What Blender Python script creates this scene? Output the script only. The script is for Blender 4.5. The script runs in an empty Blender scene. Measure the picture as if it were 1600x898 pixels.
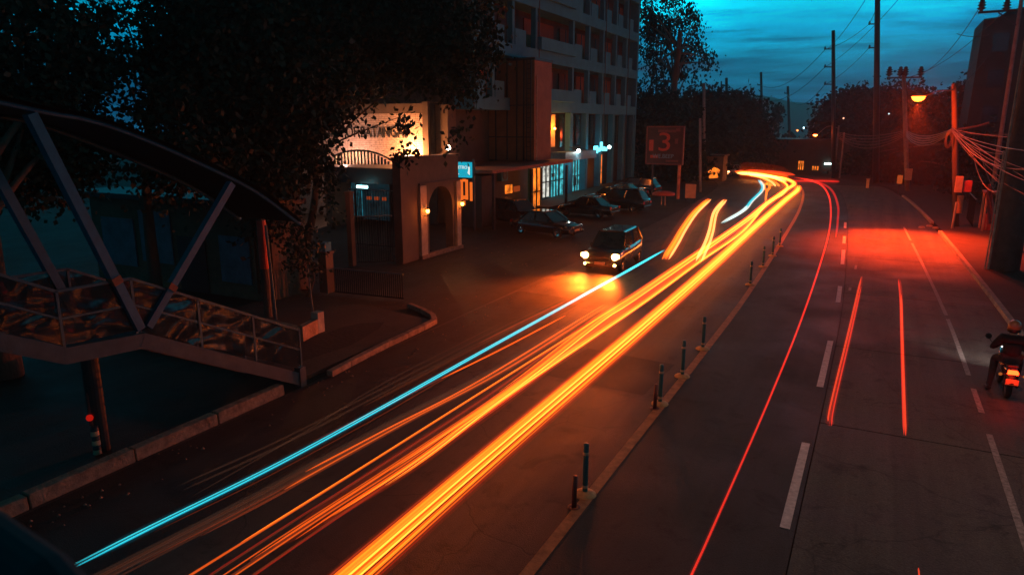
import bpy, bmesh, math, random
from mathutils import Vector, Matrix
R = math.radians
rnd = random.Random(7)
sc = bpy.context.scene
col = sc.collection
# ---------------------------------------------------------------- camera
F, H = 1100.0, 6.5                      # focal length in photo pixels, eye height on the footbridge
TH = math.atan(254/1100); YAW = math.atan(582/math.hypot(1100, 254))
cam_d = bpy.data.cameras.new('camera'); cam = bpy.data.objects.new('camera', cam_d); col.objects.link(cam)
cam.location = (0, 0, H); cam.rotation_euler = (math.pi/2-TH, 0, YAW)
cam_d.sensor_width = 36; cam_d.lens = F/1600*36; cam_d.clip_end = 6000; cam_d.clip_start = 0.05
cam_d.dof.use_dof = True; cam_d.dof.focus_distance = 34; cam_d.dof.aperture_fstop = 2.4
sc.camera = cam
# ---------------------------------------------------------------- colour management, render settings
sc.view_settings.view_transform = 'Standard'; sc.view_settings.look = 'None'
sc.view_settings.exposure = -0.45; sc.view_settings.gamma = 1
cy = sc.cycles
cy.use_denoising = True
try: cy.denoiser = 'OPENIMAGEDENOISE'
except Exception: pass
cy.max_bounces = 5; cy.diffuse_bounces = 2; cy.glossy_bounces = 3; cy.transmission_bounces = 3
cy.volume_bounces = 0; cy.transparent_max_bounces = 64; cy.use_light_tree = True
cy.caustics_reflective = False; cy.caustics_refractive = False; cy.sample_clamp_indirect = 3
cy.volume_step_rate = 1; cy.use_adaptive_sampling = True
# ---------------------------------------------------------------- world: dusk sky
w = bpy.data.worlds.new('World'); sc.world = w; w.use_nodes = True
nt = w.node_tree; nt.nodes.clear()
def N(t, **k):
    n = nt.nodes.new(t)
    for a, b in k.items(): setattr(n, a, b)
    return n
def L(a, b): nt.links.new(a, b)
def MATH(op, a, b=None, clamp=False):
    n = N('ShaderNodeMath', operation=op); n.use_clamp = clamp
    for i, v in enumerate((a, b)):
        if v is None: continue
        if isinstance(v, (int, float)): n.inputs[i].default_value = v
        else: L(v, n.inputs[i])
    return n.outputs[0]
def RAMP(f, stops, interp='EASE'):
    n = N('ShaderNodeValToRGB'); L(f, n.inputs[0]); cr = n.color_ramp; cr.interpolation = interp
    while len(cr.elements) < len(stops): cr.elements.new(0.5)
    for e, (p, c) in zip(cr.elements, stops):
        e.position = p; e.color = (*c, 1) if len(c) == 3 else c
    return n.outputs[0]
def MIX(f, a, b, mode='MIX'):
    n = N('ShaderNodeMix', data_type='RGBA', blend_type=mode)
    for i, v in ((0, f), (6, a), (7, b)):
        if isinstance(v, (int, float)): n.inputs[i].default_value = v
        elif isinstance(v, tuple): n.inputs[i].default_value = (*v, 1)
        else: L(v, n.inputs[i])
    return n.outputs[2]
tc = N('ShaderNodeTexCoord'); nrm = N('ShaderNodeVectorMath', operation='NORMALIZE'); L(tc.outputs['Generated'], nrm.inputs[0])
sx = N('ShaderNodeSeparateXYZ'); L(nrm.outputs[0], sx.inputs[0])
el = sx.outputs[2]
base = RAMP(MATH('MAXIMUM', el, 0.0), [(0, (.010,.11,.26)), (.04, (.008,.16,.36)), (.08, (.004,.30,.56)), (.115, (.0,.90,1.45)), (.155, (.0,1.95,2.5)), (.2, (.001,1.5,2.0)), (.3, (.004,.42,.55)), (.6, (.005,.12,.14)), (1, (.005,.07,.08))], 'LINEAR')
# afterglow is strongest up the road, fades round the compass
az = N('ShaderNodeVectorMath', operation='DOT_PRODUCT'); L(nrm.outputs[0], az.inputs[0]); az.inputs[1].default_value = (math.sin(R(-6)), math.cos(R(-6)), 0)
azf = N('ShaderNodeMapRange'); azf.interpolation_type = 'SMOOTHSTEP'; L(az.outputs['Value'], azf.inputs[0])
for i, v in zip((1, 2, 3, 4), (-.3, 1.0, .30, 1.0)): azf.inputs[i].default_value = v
base = MIX(1.0, base, azf.outputs[0], 'MULTIPLY')
# clouds: a horizontal cloud layer, seen in perspective
den = MATH('ADD', MATH('MAXIMUM', el, 0.0), 0.055)
cx_ = MATH('DIVIDE', sx.outputs[0], den); cy_ = MATH('DIVIDE', sx.outputs[1], den)
cv = N('ShaderNodeCombineXYZ'); L(cx_, cv.inputs[0]); L(cy_, cv.inputs[1])
def cloud(scale, det, rough, sxy, off):
    mp = N('ShaderNodeMapping'); L(cv.outputs[0], mp.inputs[0]); mp.inputs['Location'].default_value = off; mp.inputs['Scale'].default_value = (*sxy, 1)
    n = N('ShaderNodeTexNoise'); L(mp.outputs[0], n.inputs['Vector']); n.inputs['Scale'].default_value = scale; n.inputs['Detail'].default_value = det; n.inputs['Roughness'].default_value = rough
    n.inputs['Distortion'].default_value = .35
    return n.outputs[0]
c1 = RAMP(cloud(.33, 6, .6, (.8, .9), (3.1, 1.7, 0)), [(.38, (1.15, 1.12, 1.08)), (.50, (.66, .62, .68)), (.62, (.28, .20, .30))])
base = MIX(1.0, base, c1, 'MULTIPLY')
c2 = RAMP(cloud(1.1, 5, .62, (.55, 1.1), (9.3, 4.2, 0)), [(.36, (1.2, 1.2, 1.2)), (.55, (.92, .9, .92)), (.68, (.5, .42, .5))])
base = MIX(.95, base, c2, 'MULTIPLY')
# thin sunset streaks low over the horizon
band = RAMP(el, [(.012, (0,0,0)), (.03, (1,1,1)), (.055, (1,1,1)), (.08, (0,0,0))])
st = RAMP(cloud(.34, 3, .5, (.55, .8), (1.3, 7.9, 0)), [(.57, (0,0,0)), (.64, (1,1,1))])
stf = MIX(1.0, band, st, 'MULTIPLY')
azr = RAMP(az.outputs['Value'], [(.86, (0,0,0)), (.97, (1,1,1))])
stf = MIX(1.0, stf, azr, 'MULTIPLY')
base = MIX(stf, base, (.30, .070, .055))
# the physical sky of a sun just at the horizon, very dim, under the cloud layer
sky = N('ShaderNodeTexSky', sky_type='NISHITA'); sky.sun_disc = False; sky.sun_elevation = R(0.5); sky.sun_rotation = R(-6)
skyt = MIX(1.0, sky.outputs[0], (.0004, .003, .006), 'MULTIPLY')
tot = MIX(1.0, base, skyt, 'ADD')
bg = N('ShaderNodeBackground'); L(tot, bg.inputs[0]); bg.inputs[1].default_value = 1.0
out = N('ShaderNodeOutputWorld'); L(bg.outputs[0], out.inputs[0])
# the last of the daylight
sd = bpy.data.lights.new('sun', 'SUN'); sd.energy = 0.02; sd.angle = R(20); sd.color = (.25, .75, 1.0)
sun = bpy.data.objects.new('sun', sd); col.objects.link(sun); sun.rotation_euler = (R(80), 0, R(174))

# ================================================================ helpers
def ray(px, py):
    a = (px-800)/F; b = -(py-449)/F
    f = math.cos(TH)+b*math.sin(TH); u = -math.sin(TH)+b*math.cos(TH)
    c, s = math.cos(YAW), math.sin(YAW)
    return a*c-f*s, a*s+f*c, u
def G(px, py, z=0.0):
    d = ray(px, py); t = (z-H)/d[2]; return Vector((d[0]*t, d[1]*t, z))
def PX(px, py, X):
    d = ray(px, py); t = X/d[0]; return Vector((X, d[1]*t, H+d[2]*t))
def PY(px, py, Y):
    d = ray(px, py); t = Y/d[1]; return Vector((d[0]*t, Y, H+d[2]*t))
def T(px, py, t):
    d = ray(px, py); return Vector((d[0]*t, d[1]*t, H+d[2]*t))

MATS = {}
def mat(name, c, rough=.8, metal=0.0, nscale=6.0, var=.25, bump=.0, bscale=None, c2=None, spec=.5, coat=0, mscale=(1,1,1)):
    if name in MATS: return MATS[name]
    m = bpy.data.materials.new(name); m.use_nodes = True; t = m.node_tree; t.nodes.clear()
    o = t.nodes.new('ShaderNodeOutputMaterial'); p = t.nodes.new('ShaderNodeBsdfPrincipled'); t.links.new(p.outputs[0], o.inputs[0])
    co = t.nodes.new('ShaderNodeTexCoord'); mp = t.nodes.new('ShaderNodeMapping'); mp.inputs['Scale'].default_value = mscale
    t.links.new(co.outputs['Object'], mp.inputs[0])
    n = t.nodes.new('ShaderNodeTexNoise'); n.inputs['Scale'].default_value = nscale; n.inputs['Detail'].default_value = 6; n.inputs['Roughness'].default_value = .65
    t.links.new(mp.outputs[0], n.inputs['Vector'])
    r = t.nodes.new('ShaderNodeValToRGB'); t.links.new(n.outputs[0], r.inputs[0])
    e = r.color_ramp.elements; e[0].position = .3; e[1].position = .72
    e[0].color = (*[x*(1-var) for x in c], 1); e[1].color = (*(c2 or [min(1, x*(1+var)) for x in c]), 1)
    t.links.new(r.outputs[0], p.inputs['Base Color'])
    p.inputs['Roughness'].default_value = rough; p.inputs['Metallic'].default_value = metal
    p.inputs['Specular IOR Level'].default_value = spec; p.inputs['Coat Weight'].default_value = coat
    if bump:
        n2 = t.nodes.new('ShaderNodeTexNoise'); n2.inputs['Scale'].default_value = bscale or nscale*6; n2.inputs['Detail'].default_value = 5
        t.links.new(mp.outputs[0], n2.inputs['Vector'])
        b = t.nodes.new('ShaderNodeBump'); b.inputs['Strength'].default_value = bump; b.inputs['Distance'].default_value = .03
        t.links.new(n2.outputs[0], b.inputs['Height']); t.links.new(b.outputs[0], p.inputs['Normal'])
    MATS[name] = m; return m
def emis(name, c, s, vary=0.0, scale=3.0):
    if name in MATS: return MATS[name]
    m = bpy.data.materials.new(name); m.use_nodes = True; t = m.node_tree; t.nodes.clear()
    o = t.nodes.new('ShaderNodeOutputMaterial'); e = t.nodes.new('ShaderNodeEmission'); e.inputs[0].default_value = (*c, 1); e.inputs[1].default_value = s
    t.links.new(e.outputs[0], o.inputs[0])
    if vary:
        co = t.nodes.new('ShaderNodeTexCoord'); n = t.nodes.new('ShaderNodeTexNoise'); n.inputs['Scale'].default_value = scale; n.inputs['Detail'].default_value = 4
        t.links.new(co.outputs['Object'], n.inputs['Vector'])
        mr = t.nodes.new('ShaderNodeMapRange'); t.links.new(n.outputs[0], mr.inputs[0])
        for i, v in zip((1, 2, 3, 4), (.35, .65, s*(1-vary), s*(1+vary))): mr.inputs[i].default_value = v
        t.links.new(mr.outputs[0], e.inputs[1])
    MATS[name] = m; return m

class MB:
    def __init__(s): s.v = []; s.f = []
    def poly(s, *pts):
        i = len(s.v); s.v += [tuple(p) for p in pts]; s.f.append(tuple(range(i, i+len(pts)))); return s
    def hexa(s, b, t):               # bottom ring b, top ring t (4 points each, counter-clockwise from above)
        i = len(s.v); s.v += [tuple(p) for p in b]+[tuple(p) for p in t]
        s.f += [(i+3,i+2,i+1,i), (i+4,i+5,i+6,i+7)]+[(i+k, i+(k+1)%4, i+4+(k+1)%4, i+4+k) for k in range(4)]; return s
    def box(s, x0, x1, y0, y1, z0, z1, c=None, rz=0):
        p = [(x0,y0),(x1,y0),(x1,y1),(x0,y1)]
        if rz:
            cx, cyy = c or ((x0+x1)/2, (y0+y1)/2); ca, sa = math.cos(rz), math.sin(rz)
            p = [(cx+(x-cx)*ca-(y-cyy)*sa, cyy+(x-cx)*sa+(y-cyy)*ca) for x, y in p]
        return s.hexa([(x,y,z0) for x,y in p], [(x,y,z1) for x,y in p])
    def bar(s, a, b, w, h=None, up=(0,0,1)):
        a, b = Vector(a), Vector(b); h = h or w; d = (b-a).normalized(); u = Vector(up)
        if abs(d.dot(u)) > .99: u = Vector((1,0,0))
        sd_ = d.cross(u).normalized(); uu = sd_.cross(d).normalized()
        q = [(-w/2,-h/2),(w/2,-h/2),(w/2,h/2),(-w/2,h/2)]
        i = len(s.v)
        for P in (a, b): s.v += [tuple(P+sd_*x+uu*y) for x, y in q]
        s.f += [(i,i+1,i+2,i+3), (i+7,i+6,i+5,i+4)]+[(i+4+k, i+4+(k+1)%4, i+(k+1)%4, i+k) for k in range(4)]; return s
    def tube(s, pts, r, n=8, cap=True):
        pts = [Vector(p) for p in pts]; rs = r if isinstance(r, (list, tuple)) else [r]*len(pts)
        i0 = len(s.v); last = None
        for k, p in enumerate(pts):
            d = (pts[min(k+1, len(pts)-1)]-pts[max(k-1, 0)]).normalized()
            if last is None:
                u = Vector((0,0,1)) if abs(d.z) < .9 else Vector((1,0,0)); u = (u-d*u.dot(d)).normalized()
            else: u = (last-d*last.dot(d)).normalized()
            last = u; q = d.cross(u)
            s.v += [tuple(p+(u*math.cos(2*math.pi*j/n)+q*math.sin(2*math.pi*j/n))*rs[k]) for j in range(n)]
        for k in range(len(pts)-1):
            for j in range(n):
                a = i0+k*n+j; b = i0+k*n+(j+1)%n; s.f.append((a, b, b+n, a+n))
        if cap: s.f.append(tuple(i0+j for j in range(n-1, -1, -1))); e = i0+(len(pts)-1)*n; s.f.append(tuple(e+j for j in range(n)))
        return s
    def lathe(s, prof, c=(0,0,0), n=16, axis='z'):
        i0 = len(s.v)
        for r_, h_ in prof:
            for j in range(n):
                a = 2*math.pi*j/n; x, y = r_*math.cos(a), r_*math.sin(a)
                p = (x, y, h_) if axis == 'z' else ((h_, x, y) if axis == 'x' else (x, h_, y))
                s.v.append((c[0]+p[0], c[1]+p[1], c[2]+p[2]))
        for k in range(len(prof)-1):
            for j in range(n):
                a = i0+k*n+j; b = i0+k*n+(j+1)%n; s.f.append((a, b, b+n, a+n))
        return s
    def build(s, name, m, parent=None, smooth=False, bevel=0, kind=None, label=None):
        org = Vector(ORG.get(parent.name, (0,0,0))) if parent else Vector((0,0,0))
        me = bpy.data.meshes.new(name); me.from_pydata([tuple(Vector(p)-org) for p in s.v], [], s.f); me.materials.append(m)
        bm = bmesh.new(); bm.from_mesh(me); bmesh.ops.recalc_face_normals(bm, faces=bm.faces)
        if bevel:
            bmesh.ops.remove_doubles(bm, verts=bm.verts, dist=1e-5)
            bmesh.ops.bevel(bm, geom=list(bm.edges), offset=bevel, segments=1, affect='EDGES', clamp_overlap=True)
        bm.to_mesh(me); bm.free()
        if smooth:
            for p in me.polygons: p.use_smooth = True
        o = bpy.data.objects.new(name, me); col.objects.link(o)
        if parent: o.parent = parent; ORG[o.name] = tuple(org)
        if kind: o['kind'] = kind
        if label: o['label'] = label
        return o
ORG = {}
def thing(name, label, cat, loc=(0,0,0), group=None):
    o = bpy.data.objects.new(name, None); col.objects.link(o); o.empty_display_size = .3
    o.location = loc; o['label'] = label; o['category'] = cat
    if group: o['group'] = group
    ORG[o.name] = tuple(loc); return o
def tag(o, label, cat, group=None):
    o['label'] = label; o['category'] = cat
    if group: o['group'] = group
    return o
CH = {}
def copy_tree(o, parent=None):
    c = o.copy(); col.objects.link(c)
    if parent: c.parent = parent
    if o not in CH: CH[o] = list(o.children)
    for ch in CH[o]: copy_tree(ch, c)
    return c
def copy_at(proto, loc, rz, label):
    c = copy_tree(proto); c.location = loc; c.rotation_euler = (0, 0, rz); c['label'] = label; return c
def struct(b, name, m, **k): return b.build(name, m, kind='structure', **k)
def part(b, name, m, p, **k): return b.build(name, m, p, **k)
def lamp(name, loc, energy, c, kind='POINT', r=.1, parent=None, spot=None, blend=.5, to=None):
    d = bpy.data.lights.new(name, kind); d.energy = energy; d.color = c
    if kind != 'SUN': d.shadow_soft_size = r
    if spot: d.spot_size = R(spot); d.spot_blend = blend
    o = bpy.data.objects.new(name, d); col.objects.link(o)
    org = Vector(ORG.get(parent.name, (0,0,0))) if parent else Vector((0,0,0))
    o.location = Vector(loc)-org
    if parent: o.parent = parent
    if to is not None: o.rotation_euler = (Vector(to)-Vector(loc)).to_track_quat('-Z', 'Y').to_euler()
    return o
def text(s, size, loc, rot, m, parent, name='lettering', depth=.01, align='CENTER', space=1.0, xs=1.0):
    cu = bpy.data.curves.new(name, 'FONT'); cu.body = s; cu.size = size; cu.extrude = depth; cu.align_x = align; cu.align_y = 'CENTER'; cu.space_character = space; cu.resolution_u = 3
    tmp = bpy.data.objects.new('tmp', cu); me = bpy.data.meshes.new_from_object(tmp); bpy.data.objects.remove(tmp)
    me.materials.clear(); me.materials.append(m)
    o = bpy.data.objects.new(name, me); col.objects.link(o); o.parent = parent
    o.location = Vector(loc)-Vector(ORG.get(parent.name, (0,0,0))); o.rotation_euler = rot; o.scale = (xs, 1, 1); return o
def spline(pts, n=6):
    P = [Vector(p) for p in pts]; P = [P[0]*2-P[1]]+P+[P[-1]*2-P[-2]]; o = []
    for i in range(1, len(P)-2):
        a, b, c, d = P[i-1:i+3]
        for k in range(n):
            t = k/n; o.append(.5*((2*b)+(c-a)*t+(2*a-5*b+4*c-d)*t*t+(3*b-a-3*c+d)*t**3))
    o.append(P[-2]); return o
def catenary(a, b, sag, n=12):
    a, b = Vector(a), Vector(b)
    return [a.lerp(b, k/n)-Vector((0,0,sag*4*(k/n)*(1-k/n))) for k in range(n+1)]

# ================================================================ materials
M = dict(
 asphalt=mat('asphalt', (.046,.041,.037), .78, nscale=.7, var=.35, bump=.5, bscale=45, spec=.35),
 asphalt_lane=mat('lane asphalt', (.040,.039,.038), .75, nscale=.5, var=.3, bump=.4, bscale=50, spec=.35),
 concrete_road=mat('road concrete', (.125,.110,.100), .8, nscale=.9, var=.32, bump=.35, bscale=35, spec=.35),
 ground=mat('bare ground', (.013,.008,.005), .95, nscale=.4, var=.4, bump=.5, bscale=9),
 paving=mat('sidewalk concrete', (.040,.029,.020), .9, nscale=1.3, var=.35, bump=.4, bscale=20),
 lot=mat('car park asphalt', (.030,.027,.023), .85, nscale=.5, var=.45, bump=.4, bscale=22),
 kerb=mat('kerb concrete', (.30,.26,.21), .85, nscale=3, var=.35, bump=.5, bscale=25),
 oldkerb=mat('weathered kerb', (.24,.15,.10), .9, nscale=4, var=.5, bump=.8, bscale=14),
 yellow=mat('yellow paint', (.46,.21,.075), .7, nscale=9, var=.3, bump=.15),
 white=mat('white road paint', (.62,.58,.54), .7, nscale=8, var=.3, bump=.15),
 worn=mat('worn white paint', (.30,.27,.24), .75, nscale=14, var=.55, bump=.15),
 plaster=mat('painted plaster', (.12,.085,.06), .85, nscale=1.6, var=.2, bump=.2, bscale=12),
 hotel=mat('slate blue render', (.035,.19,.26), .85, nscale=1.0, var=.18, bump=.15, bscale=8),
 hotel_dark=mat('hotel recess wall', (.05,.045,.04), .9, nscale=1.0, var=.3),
 curtain=mat('rust curtain', (.20,.065,.03), .9, nscale=5, var=.4, mscale=(1,6,.3)),
 annex=mat('annex cladding', (.19,.09,.045), .8, nscale=1.2, var=.25, bump=.2),
 beige=mat('beige plaster', (.12,.08,.05), .9, nscale=1.4, var=.35, bump=.3),
 brick=mat('pale brick', (.50,.40,.33), .85, nscale=5, var=.35, bump=.4),
 mortar=mat('mortar', (.20,.17,.14), .95, nscale=8, var=.3),
 bronze=mat('steel letters', (.03,.03,.03), .6, metal=.2, nscale=4),
 steel=mat('painted steel', (.010,.10,.15), .5, nscale=4, var=.25, bump=.1),
 steel_white=mat('pale painted steel beam', (.050,.065,.068), .6, nscale=3, var=.3, bump=.15),
 rail=mat('galvanised rail', (.06,.11,.13), .4, metal=.5, nscale=6),
 dark=mat('dark metal', (.03,.03,.032), .5, metal=.4, nscale=6),
 iron=mat('black iron', (.006,.012,.014), .95, spec=.05, nscale=6),
 bark=mat('bark', (.085,.06,.042), .95, nscale=3, var=.4, bump=.8, bscale=14, mscale=(1,1,.25)),
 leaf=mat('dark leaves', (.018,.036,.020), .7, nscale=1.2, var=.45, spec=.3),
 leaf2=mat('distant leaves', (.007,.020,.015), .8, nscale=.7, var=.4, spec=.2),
 concrete_pole=mat('concrete pole', (.21,.19,.17), .9, nscale=3, var=.3, bump=.3),
 wood_pole=mat('timber pole', (.10,.07,.05), .9, nscale=4, var=.3, bump=.4, mscale=(1,1,.2)),
 cable=mat('cable rubber', (.07,.055,.05), .5, nscale=8),
 rubber=mat('tyre rubber', (.018,.018,.018), .85, nscale=20),
 teal=mat('teal plastic', (.012,.11,.12), .4, nscale=6, var=.2),
 redpl=mat('faded red plastic', (.13,.035,.025), .5, nscale=6, var=.25),
 band=mat('reflective band', (.45,.35,.22), .35, nscale=10),
 basep=mat('scuffed yellow base', (.55,.33,.13), .7, nscale=12, var=.35),
 hill=mat('hillside', (.015,.025,.03), .95, nscale=.01, var=.4),
 glass=mat('dark glass', (.02,.03,.035), .08, nscale=2, spec=.8),
 chrome=mat('chrome', (.6,.6,.6), .15, metal=1, nscale=8, var=.1),
 cloth=mat('black jacket', (.005,.006,.007), .9, nscale=9, var=.3, bump=.4, bscale=12),
 skin=mat('skin', (.32,.17,.11), .6, nscale=12, var=.1),
 helmet=mat('helmet shell', (.30,.12,.05), .3, nscale=4, var=.2, coat=.5),
 helmet_dark=mat('helmet trim', (.02,.02,.02), .4, nscale=4),
 jeans=mat('dark trousers', (.030,.026,.030), .9, nscale=14, var=.3, bump=.3),
 redcloth=mat('red tarpaulin', (.50,.05,.03), .6, nscale=4, var=.3, bump=.5, bscale=6),
 board=mat('painted board', (.50,.30,.18), .8, nscale=3, var=.2),
 blueboard=mat('blue tarpaulin', (.04,.13,.18), .7, nscale=2, var=.35, bump=.4, bscale=4),
)
WARM = (1.0, .13, .008)
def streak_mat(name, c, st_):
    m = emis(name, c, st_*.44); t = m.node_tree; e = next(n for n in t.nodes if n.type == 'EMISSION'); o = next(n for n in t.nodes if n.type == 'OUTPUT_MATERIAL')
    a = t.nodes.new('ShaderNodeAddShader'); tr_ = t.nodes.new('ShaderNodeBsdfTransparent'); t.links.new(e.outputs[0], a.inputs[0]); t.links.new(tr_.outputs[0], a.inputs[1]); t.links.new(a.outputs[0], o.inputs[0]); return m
TR = dict(
 halo=streak_mat('streak outer halo', (1, .06, .003), .085), halo2=streak_mat('streak inner halo', (1, .10, .004), .22), halor=streak_mat('red streak halo', (1,.02,.008), .10), haloc=streak_mat('cyan streak halo', (.003,.35,.5), .07),  # halo materials: bloom around the streaks put in as faint see-through emission
 glow=streak_mat('headlight streak outer', (1, .11, .004), 1.5), body=streak_mat('headlight streak', (1, .17, .008), 2.5), core=streak_mat('headlight streak core', (1, .30, .03), 3.6),
 hot=streak_mat('headlight streak far core', (1, .45, .12), 2.6), dim=streak_mat('faint streak', (1, .22, .08), .055), dim2=streak_mat('faint brown streak', (1, .40, .22), .03), mid=streak_mat('orange thin streak', (1, .12, .006), 1.0), low=streak_mat('dull orange streak', (1,.13,.03), .20),
 cyan=streak_mat('cyan streak', (.012, .62, .75), 1.0), cyan_core=streak_mat('cyan streak core', (.12, .9, 1), 1.3), cyan_dim=streak_mat('cyan streak outer', (.004, .2, .3), .8), pale=streak_mat('pale streak', (1, .72, .5), 1.2),
 red=streak_mat('tail light streak', (1, .035, .012), 1.1), red2=streak_mat('tail light streak deep', (1, .015, .012), .75), redor=streak_mat('orange red streak', (1, .06, .012), 1.25), redlow=streak_mat('deep red streak', (1,.03,.008), .35),
)
# striped painted facade glass etc. use emission only where something gives light
LIT_O = emis('warm lit window', (1, .22, .02), 1.5, .7, 1.6)
LIT_C = emis('cool lit shop', (.10, .75, .85), .75, .8, 2.2)
LIT_W = emis('white lit shop', (.85, .85, .75), .9, .7, 2.5)

def road_mat(name, c, rough, wear, crack, grain=60):
    m = bpy.data.materials.new(name); m.use_nodes = True; t = m.node_tree; t.nodes.clear(); n_ = t.nodes.new; l_ = t.links.new
    o = n_('ShaderNodeOutputMaterial'); p = n_('ShaderNodeBsdfPrincipled'); l_(p.outputs[0], o.inputs[0]); co = n_('ShaderNodeTexCoord')
    def noise(sc_, det, ms=(1,1,1), ro=.6, dist=0):
        mp = n_('ShaderNodeMapping'); mp.inputs['Scale'].default_value = ms; l_(co.outputs['Object'], mp.inputs[0])
        q = n_('ShaderNodeTexNoise'); q.inputs['Scale'].default_value = sc_; q.inputs['Detail'].default_value = det; q.inputs['Roughness'].default_value = ro; q.inputs['Distortion'].default_value = dist; l_(mp.outputs[0], q.inputs['Vector']); return q.outputs[0]
    def rmp(f, a, b, v0, v1):
        q = n_('ShaderNodeMapRange'); l_(f, q.inputs[0])
        for i, v in zip((1,2,3,4), (a, b, v0, v1)): q.inputs[i].default_value = v
        return q.outputs[0]
    def mul(a, b):
        q = n_('ShaderNodeMath'); q.operation = 'MULTIPLY'
        for i, v in enumerate((a, b)):
            if isinstance(v, float): q.inputs[i].default_value = v
            else: l_(v, q.inputs[i])
        return q.outputs[0]
    big_ = rmp(noise(.35, 7, ro=.65), .3, .7, 1-wear, 1+wear)
    tracks = rmp(noise(1.6, 4, (1, .035, 1)), .3, .7, 1-wear*.8, 1+wear*.8)     # polished and oily bands along the lanes
    stains = rmp(noise(1.1, 6, ro=.7, dist=.8), .54, .66, 1.0, .42)
    spots = rmp(noise(7, 3, ro=.5), .66, .74, 1.0, .6)
    fine = rmp(noise(grain, 2), .25, .75, .58, 1.42)
    vo = n_('ShaderNodeTexVoronoi'); vo.feature = 'DISTANCE_TO_EDGE'; vo.inputs['Scale'].default_value = .42
    nv = n_('ShaderNodeTexNoise'); nv.inputs['Scale'].default_value = 1.4; nv.inputs['Detail'].default_value = 5; l_(co.outputs['Object'], nv.inputs['Vector'])
    mxv = n_('ShaderNodeMix'); mxv.data_type = 'VECTOR'; mxv.inputs[0].default_value = .35; l_(co.outputs['Object'], mxv.inputs[4]); l_(nv.outputs['Color'], mxv.inputs[5]); l_(mxv.outputs[1], vo.inputs['Vector'])
    ck = rmp(vo.outputs['Distance'], .0, .006, 1-crack, 1.0)
    f = mul(mul(mul(mul(big_, tracks), mul(stains, spots)), fine), ck)
    cm_ = n_('ShaderNodeMix'); cm_.data_type = 'RGBA'; cm_.blend_type = 'MULTIPLY'; cm_.inputs[0].default_value = 1; cm_.inputs[6].default_value = (*c, 1); l_(f, cm_.inputs[7]); l_(cm_.outputs[2], p.inputs['Base Color'])
    l_(rmp(big_, 1-wear, 1+wear, rough-.14, rough+.12), p.inputs['Roughness']); p.inputs['Specular IOR Level'].default_value = .4
    b = n_('ShaderNodeBump'); b.inputs['Strength'].default_value = .6; b.inputs['Distance'].default_value = .022; l_(mul(noise(grain*.7, 3), ck), b.inputs['Height']); l_(b.outputs[0], p.inputs['Normal'])
    return m
M['asphalt'] = road_mat('worn asphalt', (.056,.044,.036), .66, .50, .45)
M['asphalt_lane'] = road_mat('worn lane asphalt', (.024,.031,.027), .70, .32, .2)
M['concrete_road'] = road_mat('worn road concrete', (.076,.072,.058), .76, .45, .45, 40)
M['lot'] = road_mat('oily forecourt asphalt', (.024,.019,.013), .76, .5, .4)

# ================================================================ the ground, road, kerbs
big = MB(); big.poly((-550,-55,-.03), (550,-55,-.03), (550,970,-.03), (-550,970,-.03)); struct(big, 'ground', M['ground'])
# far hills
hl = MB(); NX = 60
prev = None
for k in range(NX+1):
    x = -540+1080*k/NX
    hgt = 7+25*math.exp(-((x+135)/62)**2)+13*math.exp(-((x+45)/80)**2)+9*math.exp(-((x-200)/120)**2)+1.5*math.sin(k*1.7)
    ring = [(x, 600, -.02), (x, 700, hgt*.55), (x, 800, hgt), (x, 960, -.02)]
    if prev:
        for j in range(3): hl.poly(prev[j], ring[j], ring[j+1], prev[j+1])
    prev = ring
struct(hl, 'hills', M['hill'], smooth=True)
# centre path of the street: straight, then bending left
CP = spline([(0,-14,0), (0,0,0), (0,12,0), (0,20,0), (-.1,29,0), (-.58,44,0), (-1.25,60,0), (-2.45,75.7,0), (-4.2,86,0), (-8.2,95.5,0), (-16,101,0), (-28,104,0), (-45,106,0), (-80,110,0)], 8)
def offs(o, z, pts=CP):
    r = []
    for i, p in enumerate(pts):
        d = (pts[min(i+1, len(pts)-1)]-pts[max(i-1, 0)]).normalized(); r.append(Vector((p.x+d.y*o, p.y-d.x*o, z)))
    return r
def ribbon(b, o0, o1, z, pts=CP):
    a, c = offs(o0, z, pts), offs(o1, z, pts)
    for i in range(len(pts)-1): b.poly(a[i], c[i], c[i+1], a[i+1])
    return b
def sub_path(y0, y1, n=4):
    r = []
    for k in range(n+1):
        y = y0+(y1-y0)*k/n
        for i in range(len(CP)-1):
            if CP[i].y <= y <= CP[i+1].y:
                t = (y-CP[i].y)/(CP[i+1].y-CP[i].y); r.append(CP[i].lerp(CP[i+1], t)); break
    return r
road = struct(ribbon(MB(), -12.5, -3.9, 0.0), 'road', M['asphalt'])
lane = struct(ribbon(MB(), -3.9, -.62, 0.004), 'inner_lane', M['asphalt_lane'])
conc = struct(ribbon(MB(), -.60, 4.42, 0.0), 'concrete_road', mat('slab joint filler', (.03,.03,.03), .9))
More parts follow.
